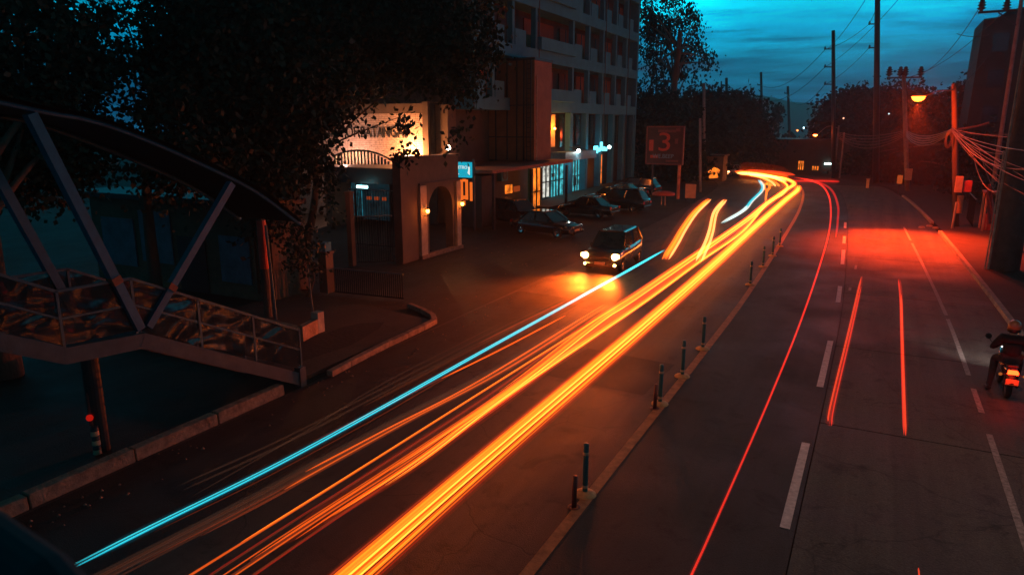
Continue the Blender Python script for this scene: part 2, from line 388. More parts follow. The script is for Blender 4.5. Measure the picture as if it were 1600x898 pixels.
# concrete slabs with open joints (each slab is its own piece)
joints = [-13.5, -6, -1, 4.3, 9.9, 16.2, 22.5, 30.2, 38.9, 46.5, 54, 62, 70, 78, 86]
for i in range(len(joints)-1):
    for (a, c) in ((-.60, 4.42),):
        y0, y1 = joints[i]+.02, joints[i+1]-.02
        P = sub_path(y0, y1, 4); la, lc = offs(a, .012, P), offs(c, .012, P)
        for lst in (la, lc): lst[0].y = y0; lst[-1].y = y1
        b = MB()
        for k in range(4): b.poly(la[k], lc[k], lc[k+1], la[k+1])
        for k in range(4): b.poly(la[k+1], (la[k+1].x, la[k+1].y, 0), (la[k].x, la[k].y, 0), la[k]); b.poly(lc[k], (lc[k].x, lc[k].y, 0), (lc[k+1].x, lc[k+1].y, 0), lc[k+1])
        b.poly(la[0], (la[0].x, y0, 0), (lc[0].x, y0, 0), lc[0]); b.poly(lc[4], (lc[4].x, y1, 0), (la[4].x, y1, 0), la[4])
        part(b, 'slab', M['concrete_road'], conc)
# markings
yl = MB()
P = sub_path(-13, 92, 40); ribbon(yl, -4.13, -3.93, .010, P)
part(yl, 'yellow_line', mat('worn lane yellow', (.40,.19,.075), .7, nscale=5, var=.45, bump=.2), road)
for k, (y0, y1) in enumerate([(-9,-6), (1.5,4.8), (11.35,14.95), (18.6,23.0), (28.4,31.4), (36.6,41.0), (43.3,46.2), (50,53)]):
    b = MB(); P = sub_path(y0, y1, 3); ribbon(b, -.86, -.70, .012, P)
    part(b, 'lane_dash', M['white'], lane)
for (y0, y1) in [(-6, 10), (10.4, 17.2), (18.5, 20.2), (21.3, 27.5), (28.0, 45), (46, 52)]:
    b = MB(); ribbon(b, 2.62, 2.74, .018, sub_path(y0, y1, 5)); part(b, 'edge_line', M['worn'], conc)
for (px, py, ln) in ((1337,418,.5), (1328,452,.3)):
    b = MB(); g = G(px, py); b.box(g.x-.05, g.x+.05, g.y-ln, g.y+ln, .019, .021); part(b, 'paint_scrap', M['worn'], conc)
# asphalt patches and tar repairs, sheets slightly above the road
def blob(cx, cyy, rx, ry, z, seed):
    r_ = random.Random(seed); b = MB(); n = 18; b.poly(*[(cx+rx*math.cos(2*math.pi*k/n)*r_.uniform(.7,1.15), cyy+ry*math.sin(2*math.pi*k/n)*r_.uniform(.75,1.15), z) for k in range(n)]); return b
old = road_mat('resurfaced asphalt', (.026,.023,.020), .7, .35, .2)
b = MB(); b.poly((-12.4,3,.003),(-9.6,3,.003),(-9.4,24.3,.003),(-12.4,24.6,.003)); part(b, 'resurfaced_patch', old, road)
b = MB(); b.poly((-7.4,16.2,.003),(-4.6,16.0,.003),(-4.5,18.6,.003),(-7.2,18.9,.003)); part(b, 'resurfaced_patch', old, road)
# right kerb and sidewalk
sw = MB(); P = sub_path(-13.5, 86, 30)
ribbon(sw, 4.62, 9.5, .14, P); struct(sw, 'sidewalk', M['paving'])
kb = thing('kerb', 'long concrete kerb along the right edge of the concrete lane', 'kerb', (4.5, 20, 0))
ys = [(-13.5+2.2*k, -13.5+2.2*k+2.17) for k in range(40)]
for y0, y1 in ys:
    if 48.5 < y0 < 53: continue
    P = sub_path(y0, y1, 1); a, c, d, e = offs(4.42, 0, P), offs(4.62, 0, P), offs(4.45, .15, P), offs(4.62, .15, P)
    b = MB(); b.hexa([a[0], c[0], c[1], a[1]], [d[0], e[0], e[1], d[1]]); part(b, 'kerb_stone', M['kerb'], kb)
# left: low planter wall by the stair, kerb, car park
pl = thing('planter_wall', 'low weathered concrete planter kerb running under the stair at the left', 'wall', (-12.6, 5, 0))
yy = -8.0
while yy < 12.0:
    b = MB(); h_ = .27+rnd.uniform(-.015,.015)
    b.hexa([(-12.75,yy,0),(-12.48,yy,0),(-12.48,yy+1.97,0),(-12.75,yy+1.97,0)], [(-12.73,yy,h_),(-12.5,yy,h_),(-12.5,yy+1.97,h_),(-12.73,yy+1.97,h_)])
    part(b, 'coping_block', M['oldkerb'], pl, bevel=.015); yy += 2.0
ap = MB(); ap.poly((-60,-14,-.012),(-11,-14,-.012),(-11,96,-.012),(-60,96,-.012)); struct(ap, 'forecourt', M['lot'])
sl = MB(); sl.hexa([(-20,12.8,0),(-12.75,12.8,0),(-12.75,19.0,0),(-20,20.2,0)], [(-20,12.8,.13),(-12.75,12.8,.13),(-12.75,19.0,.13),(-20,20.2,.13)]); struct(sl, 'left_sidewalk', M['paving'])
kl = thing('corner_kerb', 'left kerb with rounded corner where the driveway opens beside the gate', 'kerb', (-12.6, 16, 0))
kp = [G(515,588), G(545,572), G(575,556), G(605,541), G(635,527), G(660,515), G(679,505), G(676,497), G(660,488), G(640,480)]
for a, c in zip(kp[:-1], kp[1:]):
    b = MB(); b.bar(Vector((a.x,a.y,.075)), Vector((c.x,c.y,.075)).lerp(Vector((a.x,a.y,.075)), .01), .19, .17); part(b, 'kerb_stone', M['oldkerb'], kl, bevel=.01)
rb = struct(blob(-14.2, 15.5, .9, 2.6, .136, 9), 'bare_soil', M['ground'])

# ================================================================ light streaks
def world_path(px_pts, z, ext=3.0):
    P = [G(x, y, z) for x, y in px_pts]
    if ext: P = [P[0]+(P[0]-P[1]).normalized()*ext]+P
    return spline(P, 9)
def strand(parent, base, off, dz, r, m, name='strand', t0=0.0, t1=1.0, grow=.0009):
    n = len(base); i0, i1 = int(t0*(n-1)), int(t1*(n-1))
    pts = []
    for i in range(i0, i1+1):
        d = (base[min(i+1, n-1)]-base[max(i-1, 0)]).normalized(); p = base[i]; pts.append(Vector((p.x+d.y*off, p.y-d.x*off, p.z+dz)))
    rs = [r+grow*max(0, p.length-12) for p in pts]
    nt_ = max(3, len(pts)//8)
    for q in range(nt_):
        f = math.sin(math.pi/2*(q+.3)/nt_)
        if len(pts) > 7: rs[q] *= f; rs[-1-q] *= f
    b = MB(); b.tube(pts, rs, 6); return part(b, name, m, parent)
def streak(label, px_pts, strands, z=.65, ext=3.0):
    base = world_path(px_pts, z, ext); o = thing('light_streak', label, 'light streak', tuple(base[0]))
    for s_ in strands: strand(o, base, *s_)
    for s_ in HALO.get(label, ()): strand(o, base, *s_)  # these strands are the halo tubes that imitate bloom
    return o
HALO = {  # wider, dimmer emissive tubes that imitate bloom and soften the streak edges
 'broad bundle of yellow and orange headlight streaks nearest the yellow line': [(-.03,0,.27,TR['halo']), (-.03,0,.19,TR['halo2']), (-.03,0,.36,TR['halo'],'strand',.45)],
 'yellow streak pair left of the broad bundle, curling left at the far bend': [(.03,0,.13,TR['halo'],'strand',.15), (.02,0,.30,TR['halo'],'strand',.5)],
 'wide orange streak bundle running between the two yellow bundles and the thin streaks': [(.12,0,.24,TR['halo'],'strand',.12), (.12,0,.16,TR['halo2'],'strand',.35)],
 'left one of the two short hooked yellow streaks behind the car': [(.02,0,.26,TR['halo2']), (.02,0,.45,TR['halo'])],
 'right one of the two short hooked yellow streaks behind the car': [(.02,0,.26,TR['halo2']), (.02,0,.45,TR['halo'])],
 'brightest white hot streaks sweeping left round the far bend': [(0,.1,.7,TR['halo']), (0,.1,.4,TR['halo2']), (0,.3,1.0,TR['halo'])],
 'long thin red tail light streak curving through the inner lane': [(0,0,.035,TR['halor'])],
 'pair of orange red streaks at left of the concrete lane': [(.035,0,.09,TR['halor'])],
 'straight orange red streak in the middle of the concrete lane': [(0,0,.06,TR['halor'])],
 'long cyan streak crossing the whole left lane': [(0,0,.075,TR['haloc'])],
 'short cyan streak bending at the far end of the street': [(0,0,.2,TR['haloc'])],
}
K = TR
g1 = [(560,898), (768,716), (1000,517), (1100,429), (1160,374), (1185,351), (1229,312), (1246,298), (1248,290)]
streak('broad bundle of yellow and orange headlight streaks nearest the yellow line', g1, [
  (-.26,0,.030,K['glow']), (-.19,.02,.034,K['body']), (-.13,0,.030,K['body']), (-.085,.03,.013,K['core']), (-.05,0,.032,K['glow']), (.01,.02,.030,K['body']), (.055,.04,.012,K['core']), (.10,0,.024,K['glow']), (.15,.02,.018,K['body']), (.20,0,.012,K['mid']), (-.31,.03,.012,K['low']), (-.29,0,.012,K['mid']), (-.335,0,.010,K['redlow']), (.225,.02,.008,K['low']), (.25,0,.010,K['redlow'])])
g2 = [(380,900), (519,806), (660,713), (800,609), (1000,474), (1090,409), (1160,360), (1197,318), (1222,303), (1229,290), (1215,281), (1190,275), (1157,272)]
streak('yellow streak pair left of the broad bundle, curling left at the far bend', g2, [
  (-.03,0,.026,K['glow'],'strand',.12), (.03,.02,.02,K['body'],'strand',.16), (.075,0,.012,K['core'],'strand',.2), (-.09,.02,.012,K['mid']), (.11,0,.014,K['body'],'strand',.2), (-.15,0,.02,K['low'])])
g2b = [(349,898), (467,820), (640,708), (800,600), (932,500), (1000,456), (1160,347), (1194,320), (1226,297), (1239,287), (1224,279), (1200,276), (1157,271)]
streak('wide orange streak bundle running between the two yellow bundles and the thin streaks', g2b, [
  (0,0,.010,K['mid']), (.07,.01,.018,K['glow'],'strand',.1), (.13,.02,.024,K['body'],'strand',.22), (.19,0,.02,K['glow'],'strand',.3), (.24,.03,.009,K['core'],'strand',.25), (-.05,0,.018,K['body'],'strand',.3), (.29,0,.022,K['redor'],'strand',.18), (-.1,.02,.014,K['glow'],'strand',.38), (.34,0,.014,K['low']), (-.14,0,.008,K['low']), (-.17,0,.008,K['redlow']), (.37,0,.010,K['redlow']), (.04,.03,.008,K['core'],'strand',.45)])
streak('single orange streak above the wide bundle, thinning towards the bottom edge', [(297,898), (522,758), (768,603), (1000,457)], [(0,0,.017,K['mid']), (.0,.02,.008,K['body'],'strand',.35)])
streak('dull orange band of streaks low on the left between cyan and orange lines', [(190,898), (412,782), (496,735), (640,656), (800,571), (949,477)], [(0,0,.014,K['mid'],'strand',.4), (.05,0,.02,K['low'],'strand',.25), (-.05,0,.012,K['low'],'strand',.2), (-.12,0,.022,K['dim']), (-.17,.01,.016,K['dim2']), (-.22,0,.024,K['dim']), (-.27,.0,.02,K['dim2']), (-.32,.0,.012,K['dim2']), (.03,.02,.016,K['dim']), (-.07,.01,.014,K['dim2'])])
streak('thin double orange streak ending on the headlight glow patch', [(600,672), (760,588), (943,476)], [(0,0,.014,K['glow']), (.07,.02,.010,K['low'])], ext=2)
streak('short orange streak just below the cyan line', [(690,591), (780,547), (883,493)], [(0,0,.016,K['glow'],'strand',.35), (0,0,.010,K['low'])], ext=4)
streak('thin reddish line hugging the underside of the long cyan streak', [(240,831), (420,743), (589,652), (700,588), (800,534)], [(0,0,.006,K['low'])], ext=0)
streak('faint brown streaks above the long cyan streak', [(286,765), (450,690), (600,613), (779,520), (883,470)], [(0,0,.022,K['dim2']), (-.16,.02,.018,K['dim2']), (.12,0,.028,K['dim'],'strand',.45), (.02,0,.016,K['low'],'strand',.72)], ext=0)
streak('faintest brown streak, outermost on the kerb side of the street', [(300,775), (480,672), (600,598), (779,506)], [(0,0,.012,K['dim2'])], ext=0)
streak('long cyan streak crossing the whole left lane', [(100,892), (240,821), (430,727), (589,641), (750,551), (880,479), (965,432), (1038,391)], [
  (-.034,0,.011,K['cyan']), (.036,0,.011,K['cyan']), (0,-.02,.020,K['cyan_dim']), (-.034,.012,.004,K['cyan_core']), (.036,.012,.004,K['cyan_core']), (0,.02,.028,K['cyan'],'strand',.86), (0,.055,.016,K['pale'],'strand',.755,.87)], z=.85, ext=0)
streak('short cyan streak bending at the far end of the street', [(1127,349), (1161,329), (1174,314), (1189,299), (1191,290), (1185,281)], [(-.05,0,.03,K['cyan']), (.06,0,.03,K['cyan']), (0,.03,.03,K['cyan_dim']), (.15,.03,.012,K['pale']), (0,.04,.05,K['pale'],'strand',0,.3)], z=.85, ext=0)
streak('left one of the two short hooked yellow streaks behind the car', [(1039,405), (1056,378), (1068,357), (1086,332), (1108,311)], [(-.12,0,.055,K['body']), (0,.02,.045,K['body']), (.16,0,.035,K['hot']), (.05,0,.05,K['glow'])], ext=0)
streak('right one of the two short hooked yellow streaks behind the car', [(1091,408), (1104,381), (1111,360), (1118,331), (1133,312)], [(-.10,0,.05,K['hot']), (.02,.02,.045,K['body']), (.13,0,.035,K['hot'])], ext=0)
streak('small looped yellow streak inside the far bend', [(1197,298), (1194,290), (1199,287), (1203,292), (1198,300), (1196,318)], [(0,0,.05,K['body'])], ext=0)
streak('short hooked white streaks in the middle of the far bend', [(1212,291), (1205,284), (1190,277), (1170,273)], [(0,0,.045,K['hot']), (.35,0,.04,K['body']), (-.3,0,.03,K['body'])], ext=0)
streak('brightest white hot streaks sweeping left round the far bend', [(1229,284), (1215,278), (1195,274.5), (1175,272), (1152,271)], [(0,0,.10,K['hot']), (-.45,.1,.08,K['hot']), (.5,0,.06,K['body']), (-.9,.25,.07,K['body']), (-1.3,.35,.06,K['redor'])], ext=0)
streak('orange streak set back behind the white hot streaks at the bend', [(1232,275.5), (1200,271), (1160,268.5)], [(0,0,.1,K['glow']), (.8,.15,.09,K['redor'])], ext=0)
streak('long thin red tail light streak curving through the inner lane', [(1080,897), (1115,820), (1200,627), (1250,504), (1280,417), (1295,363), (1298,330), (1295,307), (1285,291), (1267,282), (1240,277)], [(0,0,.011,K['red']), (.02,.02,.008,K['red2'])], z=.7, ext=3)
streak('second red tail light streak, right of the long one at the bend', [(1306,371), (1309,345), (1309,320), (1300,298), (1284,287), (1255,280)], [(0,0,.035,K['red2'])], z=.7, ext=0)
streak('pair of orange red streaks at left of the concrete lane', [(1293,664), (1299,627), (1326,517), (1346,432)], [(0,0,.016,K['redor'],'strand',.08), (.07,0,.013,K['red'],'strand',.0,.93), (.035,0,.01,K['redlow'])], z=.7, ext=0)
streak('straight orange red streak in the middle of the concrete lane', [(1415,680), (1413,627), (1410,530), (1408,464), (1405,436)], [(0,0,.017,K['redor'],'strand',0,.8), (-.03,0,.012,K['red']), (.02,0,.01,K['redlow'])], z=.7, ext=0)
streak('tiny orange streak at the bottom edge of the concrete lane', [(1437,905), (1435,886)], [(0,0,.010,K['redor'])], z=.5, ext=1)
streak('red band of tail light streaks crossing left to right at the far junction', [(1218,283), (1251,283), (1280,283), (1312,284)], [(0,0,.03,K['red2']), (.5,.1,.03,K['redlow']), (0,0,.25,K['halor'])], ext=0)  # the widest tube is a bloom halo built as faint emission

# ================================================================ flexible lane posts
def post_proto():
    o = thing('lane_post', '', 'bollard', (0,0,0), 'flexible posts along the yellow line')
    part(MB().lathe([(.0,1.0),(.045,.995),(.05,.97),(.05,.30),(.046,.05),(.046,.0)], n=14), 'post_tube', M['teal'], o, smooth=True)
    part(MB().lathe([(.0,.075),(.09,.07),(.17,.045),(.20,.02),(.205,.0)], n=20), 'base_disc', M['basep'], o, smooth=True)
    for z in (.14, .78): part(MB().lathe([(.0505,z),(.054,z+.005),(.054,z+.05),(.0505,z+.055)], n=14), 'reflective_band', M['band'], o, smooth=True)
    return o
pr = post_proto()
lab = ['tall teal lane post with yellow base disc, nearest the camera', 'teal lane post, left one of the second pair on the yellow line', 'teal lane post, with full yellow base, third pair back from the camera', 'teal lane post standing alone at the fourth place on the yellow line', 'teal lane post at the near end of the far row', 'teal lane post, second of the far row', 'teal lane post, third of the far row', 'teal lane post, farthest of the far row']
for i, p in enumerate([(914,772), (1031,631), (1066,588), (1098,545), (1172,445), (1192,417), (1207,400), (1218,385)]):
    g = G(*p)
    if i == 0: pr.location = g; pr['label'] = lab[0]
    else: copy_at(pr, g, i*.7, lab[i])
r2 = thing('lane_post', 'dull red lane post leaning beside the nearest teal one', 'bollard', G(897,792), 'flexible posts along the yellow line')
b = MB(); g = G(897,792); b.tube([g, g+Vector((0,0,.35)), g+Vector((.015,0,.60))], .045, 12); part(b, 'post_tube', M['redpl'], r2, smooth=True)
b = MB(); b.lathe([(.046,.0),(.06,.01),(.11,.012),(.12,.0)], c=tuple(g)); part(b, 'bent_foot', M['redpl'], r2, smooth=True)
r2b = copy_at(r2, G(1023,638), 1.0, 'dull red lane post leaning beside the second teal one')

# ================================================================ stair of the footbridge (left foreground)
st = thing('footbridge_stair', 'steel stair of the footbridge with plastic sheeted railing and curved canopy', 'stair', (-12.6, 8, 0))
X = -12.6
def S(y, z, x=X): return Vector((x, y, z))
film = bpy.data.materials.new('wrinkled plastic sheet'); film.use_nodes = True; t = film.node_tree; t.nodes.clear()
o_ = t.nodes.new('ShaderNodeOutputMaterial'); mx = t.nodes.new('ShaderNodeMixShader'); tr = t.nodes.new('ShaderNodeBsdfTransparent'); p_ = t.nodes.new('ShaderNodeBsdfPrincipled')
tr.inputs[0].default_value = (.5,.55,.55,1); p_.inputs['Base Color'].default_value = (.05,.055,.055,1); p_.inputs['Roughness'].default_value = .16; p_.inputs['Specular IOR Level'].default_value = .7; p_.inputs['Coat Weight'].default_value = .3; p_.inputs['Coat Roughness'].default_value = .1
tcn = t.nodes.new('ShaderNodeTexCoord'); mpn = t.nodes.new('ShaderNodeMapping'); mpn.inputs['Scale'].default_value = (1, .8, 1.6); t.links.new(tcn.outputs['Object'], mpn.inputs[0])
nn = t.nodes.new('ShaderNodeTexNoise'); nn.inputs['Scale'].default_value = 1.3; nn.inputs['Detail'].default_value = .6; nn.inputs['Distortion'].default_value = .9; t.links.new(mpn.outputs[0], nn.inputs['Vector'])
bp = t.nodes.new('ShaderNodeBump'); bp.inputs['Strength'].default_value = 1; bp.inputs['Distance'].default_value = .13; t.links.new(nn.outputs[0], bp.inputs['Height']); t.links.new(bp.outputs[0], p_.inputs['Normal']); t.links.new(bp.outputs[0], p_.inputs['Coat Normal'])
mx.inputs[0].default_value = .42; t.links.new(tr.outputs[0], mx.inputs[1]); t.links.new(p_.outputs[0], mx.inputs[2]); t.links.new(mx.outputs[0], o_.inputs[0])
for xx in (X, X-2.0):
    bm_ = [S(2.5,4.9,xx), S(7.0,2.48,xx), S(8.5,2.35,xx), S(12.65,.16,xx)]
    for a, c in zip(bm_[:-1], bm_[1:]): part(MB().bar(a-(c-a).normalized()*.04, c+(c-a).normalized()*.04, .12+.006*(a.y > 8)+.003*(a.y > 6), .30), 'stringer', M['steel_white'], st)
    top = [S(2.5,6.15,xx), S(7.0,3.66,xx), S(8.4,3.62,xx), S(12.7,1.46,xx)]
    bot = [S(2.5,5.13,xx), S(7.0,2.66,xx), S(8.4,2.58,xx), S(12.7,.42,xx)]
    for q in range(3):
        part(MB().bar(top[q], top[q+1], .05), 'top_rail', M['rail'], st)
        part(MB().bar(top[q].lerp(bot[q],.5), top[q+1].lerp(bot[q+1],.5), .035), 'mid_rail', M['rail'], st)
        nseg = (3, 1, 3)[q]
        for s_ in range(nseg):
            for hlf in (0, 1):
                a0, a1 = top[q].lerp(top[q+1], s_/nseg), top[q].lerp(top[q+1], (s_+1)/nseg); b0, b1 = bot[q].lerp(bot[q+1], s_/nseg), bot[q].lerp(bot[q+1], (s_+1)/nseg)
                u0, u1 = (0.03, .47) if hlf == 0 else (.53, .99)
                mb = MB(); nn_ = 7; dx = .012
                for side in (1, -1):
                    for k in range(nn_):
                        f0, f1 = .02+.96*k/nn_, .02+.96*(k+1)/nn_
                        def PT(f, u): 
                            v = a0.lerp(a1, f).lerp(b0.lerp(b1, f), u); return Vector((xx+dx*side+.012*math.sin(f*9+u*5+s_), v.y, v.z))
                        mb.poly(PT(f0,u0), PT(f1,u0), PT(f1,u1), PT(f0,u1))
                part(mb, 'sheet_panel', film, st)
        for s_ in range(nseg+1):
            if q == 1 and s_ in (0, 1): continue
            a0 = top[q].lerp(top[q+1], s_/nseg); b0 = bot[q].lerp(bot[q+1], s_/nseg); part(MB().bar(a0, b0-Vector((0,0,.06)), .05), 'rail_post', M['rail'], st)
part(MB().box(X-2.0, X, 7.0, 8.45, 2.42, 2.50), 'landing_plate', M['steel'], st)
for k in range(13):
    f = (k+.5)/13; y = 8.5+f*4.1; z = 2.35-f*2.15; part(MB().box(X-1.94, X-.07, y-.14, y+.14, z, z+.04), 'tread', M['steel'], st)
for k in range(12):
    f = (k+.5)/12; y = 2.5+f*4.4; z = 4.9-f*2.4; part(MB().box(X-1.94, X-.07, y-.14, y+.14, z, z+.04), 'tread', M['steel'], st)
part(MB().box(X-.1, X+.1, 12.55, 12.75, 0, .5), 'foot_post', M['steel_white'], st)
part(MB().bar(S(8.45,2.6,X+.02), S(7.0,6.68,X+.02), .17, .17), 'canopy_strut', M['steel'], st)
part(MB().bar(S(8.62,2.6,X+.02), S(10.98,5.25,X+.02), .15, .15), 'canopy_strut', M['steel'], st)
part(MB().bar(S(8.45,2.6,X-2.05), S(7.0,6.68,X-2.05), .17, .17), 'canopy_strut', M['steel'], st)
for a, c in ((S(8.45,2.6,X+.02), S(7.0,6.68,X+.02)), (S(8.62,2.6,X+.02), S(10.98,5.25,X+.02))):
    d = (c-a).normalized(); f = .24; part(MB().bar(a.lerp(c,f), a.lerp(c,f+.035), .19), 'joint_strap', mat('rusty strap', (.34,.09,.04), .8), st)
arc = spline([S(3.6,7.2), S(5.5,7.05)]+[PX(a_, b_, X) for a_, b_ in ((67,175),(133,187),(200,208),(300,250),(397,298),(468,350))], 5)
for xx in (0, -2.05):
    part(MB().tube([p+Vector((xx,0,.0)) for p in arc], .045, 8), 'canopy_edge', M['steel'], st)
rf = MB()
for a, c in zip(arc[:-1], arc[1:]):
    for dz in (.05, .10): rf.poly(a+Vector((.1,0,dz)), c+Vector((.1,0,dz)), c+Vector((-2.2,0,dz)), a+Vector((-2.2,0,dz)))
part(rf, 'canopy_roof', M['dark'], st)
part(MB().lathe([(.16,0),(.16,2.3)], c=(X-1,8.0,0), n=16), 'column', M['dark'], st)
# marker post below the stair
mp_ = thing('marker_post', 'striped marker post with a red reflector lamp under the stair', 'bollard', G(153,708))
g = G(153,708); stripes = [M['board'], M['dark']]
for k in range(6): part(MB().lathe([(.0,.1*k+.1),(.075,.1*k+.1),(.08,.1*k)], c=tuple(g), n=14), 'stripe_ring', stripes[k % 2], mp_, smooth=True)
part(MB().lathe([(.05,.6),(.05,.66),(.03,1.3)], c=tuple(g+Vector((-.06,0,0))), n=10), 'stem', M['redpl'], mp_)
part(MB().lathe([(0,.72),(.05,.74),(.07,.79),(.05,.84),(0,.86)], c=tuple(g+Vector((-.02,-.05,0))), n=12), 'red_lamp', emis('red marker lamp', (1,.02,.01), .5), mp_, smooth=True)
hr = MB(); hr.tube([T(-160,745,1.9), T(-20,835,1.5), T(75,905,1.35), T(150,990,1.25)], .05, 14)
hr.tube([T(-160,790,1.9), T(-20,880,1.5), T(30,925,1.4)], .05, 14)
tag(hr.build('handrail', mat('blue painted rail', (.005,.018,.028), .8)), 'blue out of focus footbridge handrail at the bottom left corner', 'handrail')

# ================================================================ utility: poles, lamps
def pole(label, base, top, r0, r1, m, name='utility_pole', group=None):
    o = thing(name, label, 'pole', tuple(base), group); part(MB().tube([base, Vector(base).lerp(Vector(top), .5), top], [r0, (r0+r1)/2, r1], 10), 'shaft', m, o, smooth=True); return o
def insul(o, p, s=1):
    return part(MB().lathe([(0,.30*s),(.05*s,.28*s),(.05*s,.22*s),(.09*s,.2*s),(.05*s,.17*s),(.1*s,.14*s),(.05*s,.1*s),(.11*s,.07*s),(.04*s,.03*s),(.04*s,0)], c=tuple(p), n=8), 'insulator', M['dark'], o, smooth=True)
SOD = (1.0, .065, .012)
def head(o, p, d, m, ls=1.0):      # cobra-head lamp at p, pointing along d (arm direction)
    d = Vector(d).normalized(); q = Vector((-d.y, d.x, 0)); P = Vector(p)
    b = MB(); b.hexa([P-d*.05-q*.06, P+d*.62-q*.11, P+d*.62+q*.11, P-d*.05+q*.06], [P-d*.05-q*.05+Vector((0,0,.1)), P+d*.5-q*.07+Vector((0,0,.17)), P+d*.5+q*.07+Vector((0,0,.17)), P-d*.05+q*.05+Vector((0,0,.1))])
    h = part(b, 'lamp_head', M['dark'], o)
    b = MB(); c = P+d*.36; b.lathe([(0,-.20*ls),(.12*ls,-.18*ls),(.21*ls,-.10*ls),(.25*ls,-.004)], c=tuple(c), n=16); part(b, 'lamp_lens', m, o, smooth=True); return c-Vector((0,0,.24*ls))
# lamp that reddens the concrete lane
pb = Vector((4.75, 53.0, .14)); L1 = T(1440,153,43.5)
o = pole('timber pole with street lamp and tangled cables above the kerb', pb, PY(1491,131,53.2), .19, .15, M['wood_pole'])
P1 = o
lampm = emis('sodium lamp lens', (1, .16, .012), 20)
L1b = PY(1443,151,50.6); ptp = PY(1491,141,53.1)
part(MB().tube(spline([ptp, ptp.lerp(L1b,.5)+Vector((0,0,.15)), (L1b.x+.1, L1b.y+.1, L1b.z+.04)], 5), .035, 8), 'lamp_arm', M['wood_pole'], o)
c = head(o, L1b, (-.75,-.65,0), lampm, 1.5)
lamp('sodium_light', c-Vector((0,0,.02)), 66000, (1,.045,.006), 'SPOT', .12, o, 78, 1.0, (c.x+.1, c.y-4.2, 0))
lamp('sodium_spill', c-Vector((0,0,.25)), 4800, (1,.05,.005), 'POINT', .2, o)
# service boxes on that pole
bx = PX(1482,300,4.7)
part(MB().box(4.35, 4.75, 52.3, 52.75, 2.35, 3.35), 'meter_box', M['board'], o, bevel=.02)
part(MB().box(4.8, 5.25, 52.4, 52.8, 2.4, 3.1), 'meter_box', M['redcloth'], o, bevel=.02)
part(MB().lathe([(.2,.9),(.205,.92),(.205,2.0),(.2,2.02)], c=(pb.x,pb.y,.1), n=14), 'yellow_band', M['yellow'], o)
# cables at the pole
hub = T(1487,202, 45.2); 
hubw = PY(1487,202,53.0) if True else hub
cb = thing('cable_bundle', 'sagging bundle of service cables lit red, fanning out from the timber pole', 'cables', tuple(hubw))
ends_r = [T(x, y, d_) for x, y, d_ in ((1640,205,34), (1640,228,30), (1640,250,28), (1640,268,30), (1640,285,28), (1640,300,26), (1640,330,26), (1640,240,24), (1640,262,25), (1640,318,25), (1640,345,27), (1640,216,32), (1640,275,24), (1640,295,24))]
for i, e in enumerate(ends_r):
    part(MB().tube(catenary(hubw+Vector((0,0,rnd.uniform(-.15,.15))), e, rnd.uniform(.1,1.0), 14), .009+.007*(i % 3), 5), 'cable', M['cable'], cb)
part(MB().tube(catenary(hubw, T(1545,192,44), .1, 6), .06, 6), 'cable', M['cable'], cb)
farp = PX(1302,240,-5.0)
for i in range(5):
    part(MB().tube(catenary(hubw+Vector((0,0,-.05*i)), (PY(1416,205,80).x,80.0,hubw.z-.25-.12*i), .5+.1*i, 12), .035+.008*(i % 2), 5), 'cable', M['cable'], cb)
    part(MB().tube(catenary((PY(1416,205,80).x,80.0,hubw.z-.25-.12*i), (-5.0,97.5,5.6-.15*i), .5+.2*i, 10), .03, 5), 'cable', M['cable'], cb)
for k in range(3):
    a = hubw+Vector((-.1,-.2,-.1)); part(MB().tube([a+Vector((.22*math.sin(u)*(.5+.2*k), 0, -.75-.6*math.cos(u)*(.6+.15*k)+.2)) for u in [2*math.pi*j/14 for j in range(15)]], .016, 5), 'cable_coil', M['cable'], cb)
# thin wire drop to the big pole
for (a, c_) in (((1530,235),(1600,360)), ((1520,240),(1560,300))):
    part(MB().tube(catenary(T(*a,38), T(*c_,34), .6, 8), .02, 5), 'cable', M['cable'], cb)

# far lamp by the bend
o = pole('street lamp post by the far bend, beside two lit doorways', (-5.0,97.8,0), (-5.0,97.8,6.4), .14, .10, M['concrete_pole'], 'street_lamp')
c2 = PX(1273,211,-7.7); part(MB().tube(spline([(-5,97.8,6.1), (-6.2,97.6,6.3), (c2.x+.4,97.5,c2.z+.1)], 4), .04, 6), 'lamp_arm', M['concrete_pole'], o)
c = head(o, (c2.x+.5,97.5,c2.z+.05), (-1,0,0), emis('far sodium lens', (1,.16,.02), 60)); lamp('sodium_light', c-Vector((0,0,.05)), 700, SOD, 'POINT', .15, o)
part(MB().tube([(-4.3,97.5,0), (-4.3,97.5,5.6)], .09, 8), 'service_pipe', M['concrete_pole'], o)
# near street lamp: stands just right of the frame and lights the near lanes
o = pole('near street lamp standing at the kerb just outside the right edge of the frame', (5.3,12.6,.14), (5.3,12.6,8.6), .12, .08, M['concrete_pole'], 'street_lamp')
part(MB().tube(spline([(5.3,12.6,8.5), (4.2,13.2,8.75), (2.9,13.9,8.6)], 4), .035, 6), 'lamp_arm', M['concrete_pole'], o)
c = head(o, (2.9,13.9,8.58), (-.9,.4,0), emis('near lamp lens', (1,.5,.25), 12)); lamp('street_light', c-Vector((0,0,.05)), 620, (1,.40,.24), 'SPOT', .07, o, 135, .9, (c.x-1.5, c.y+1.0, 0))

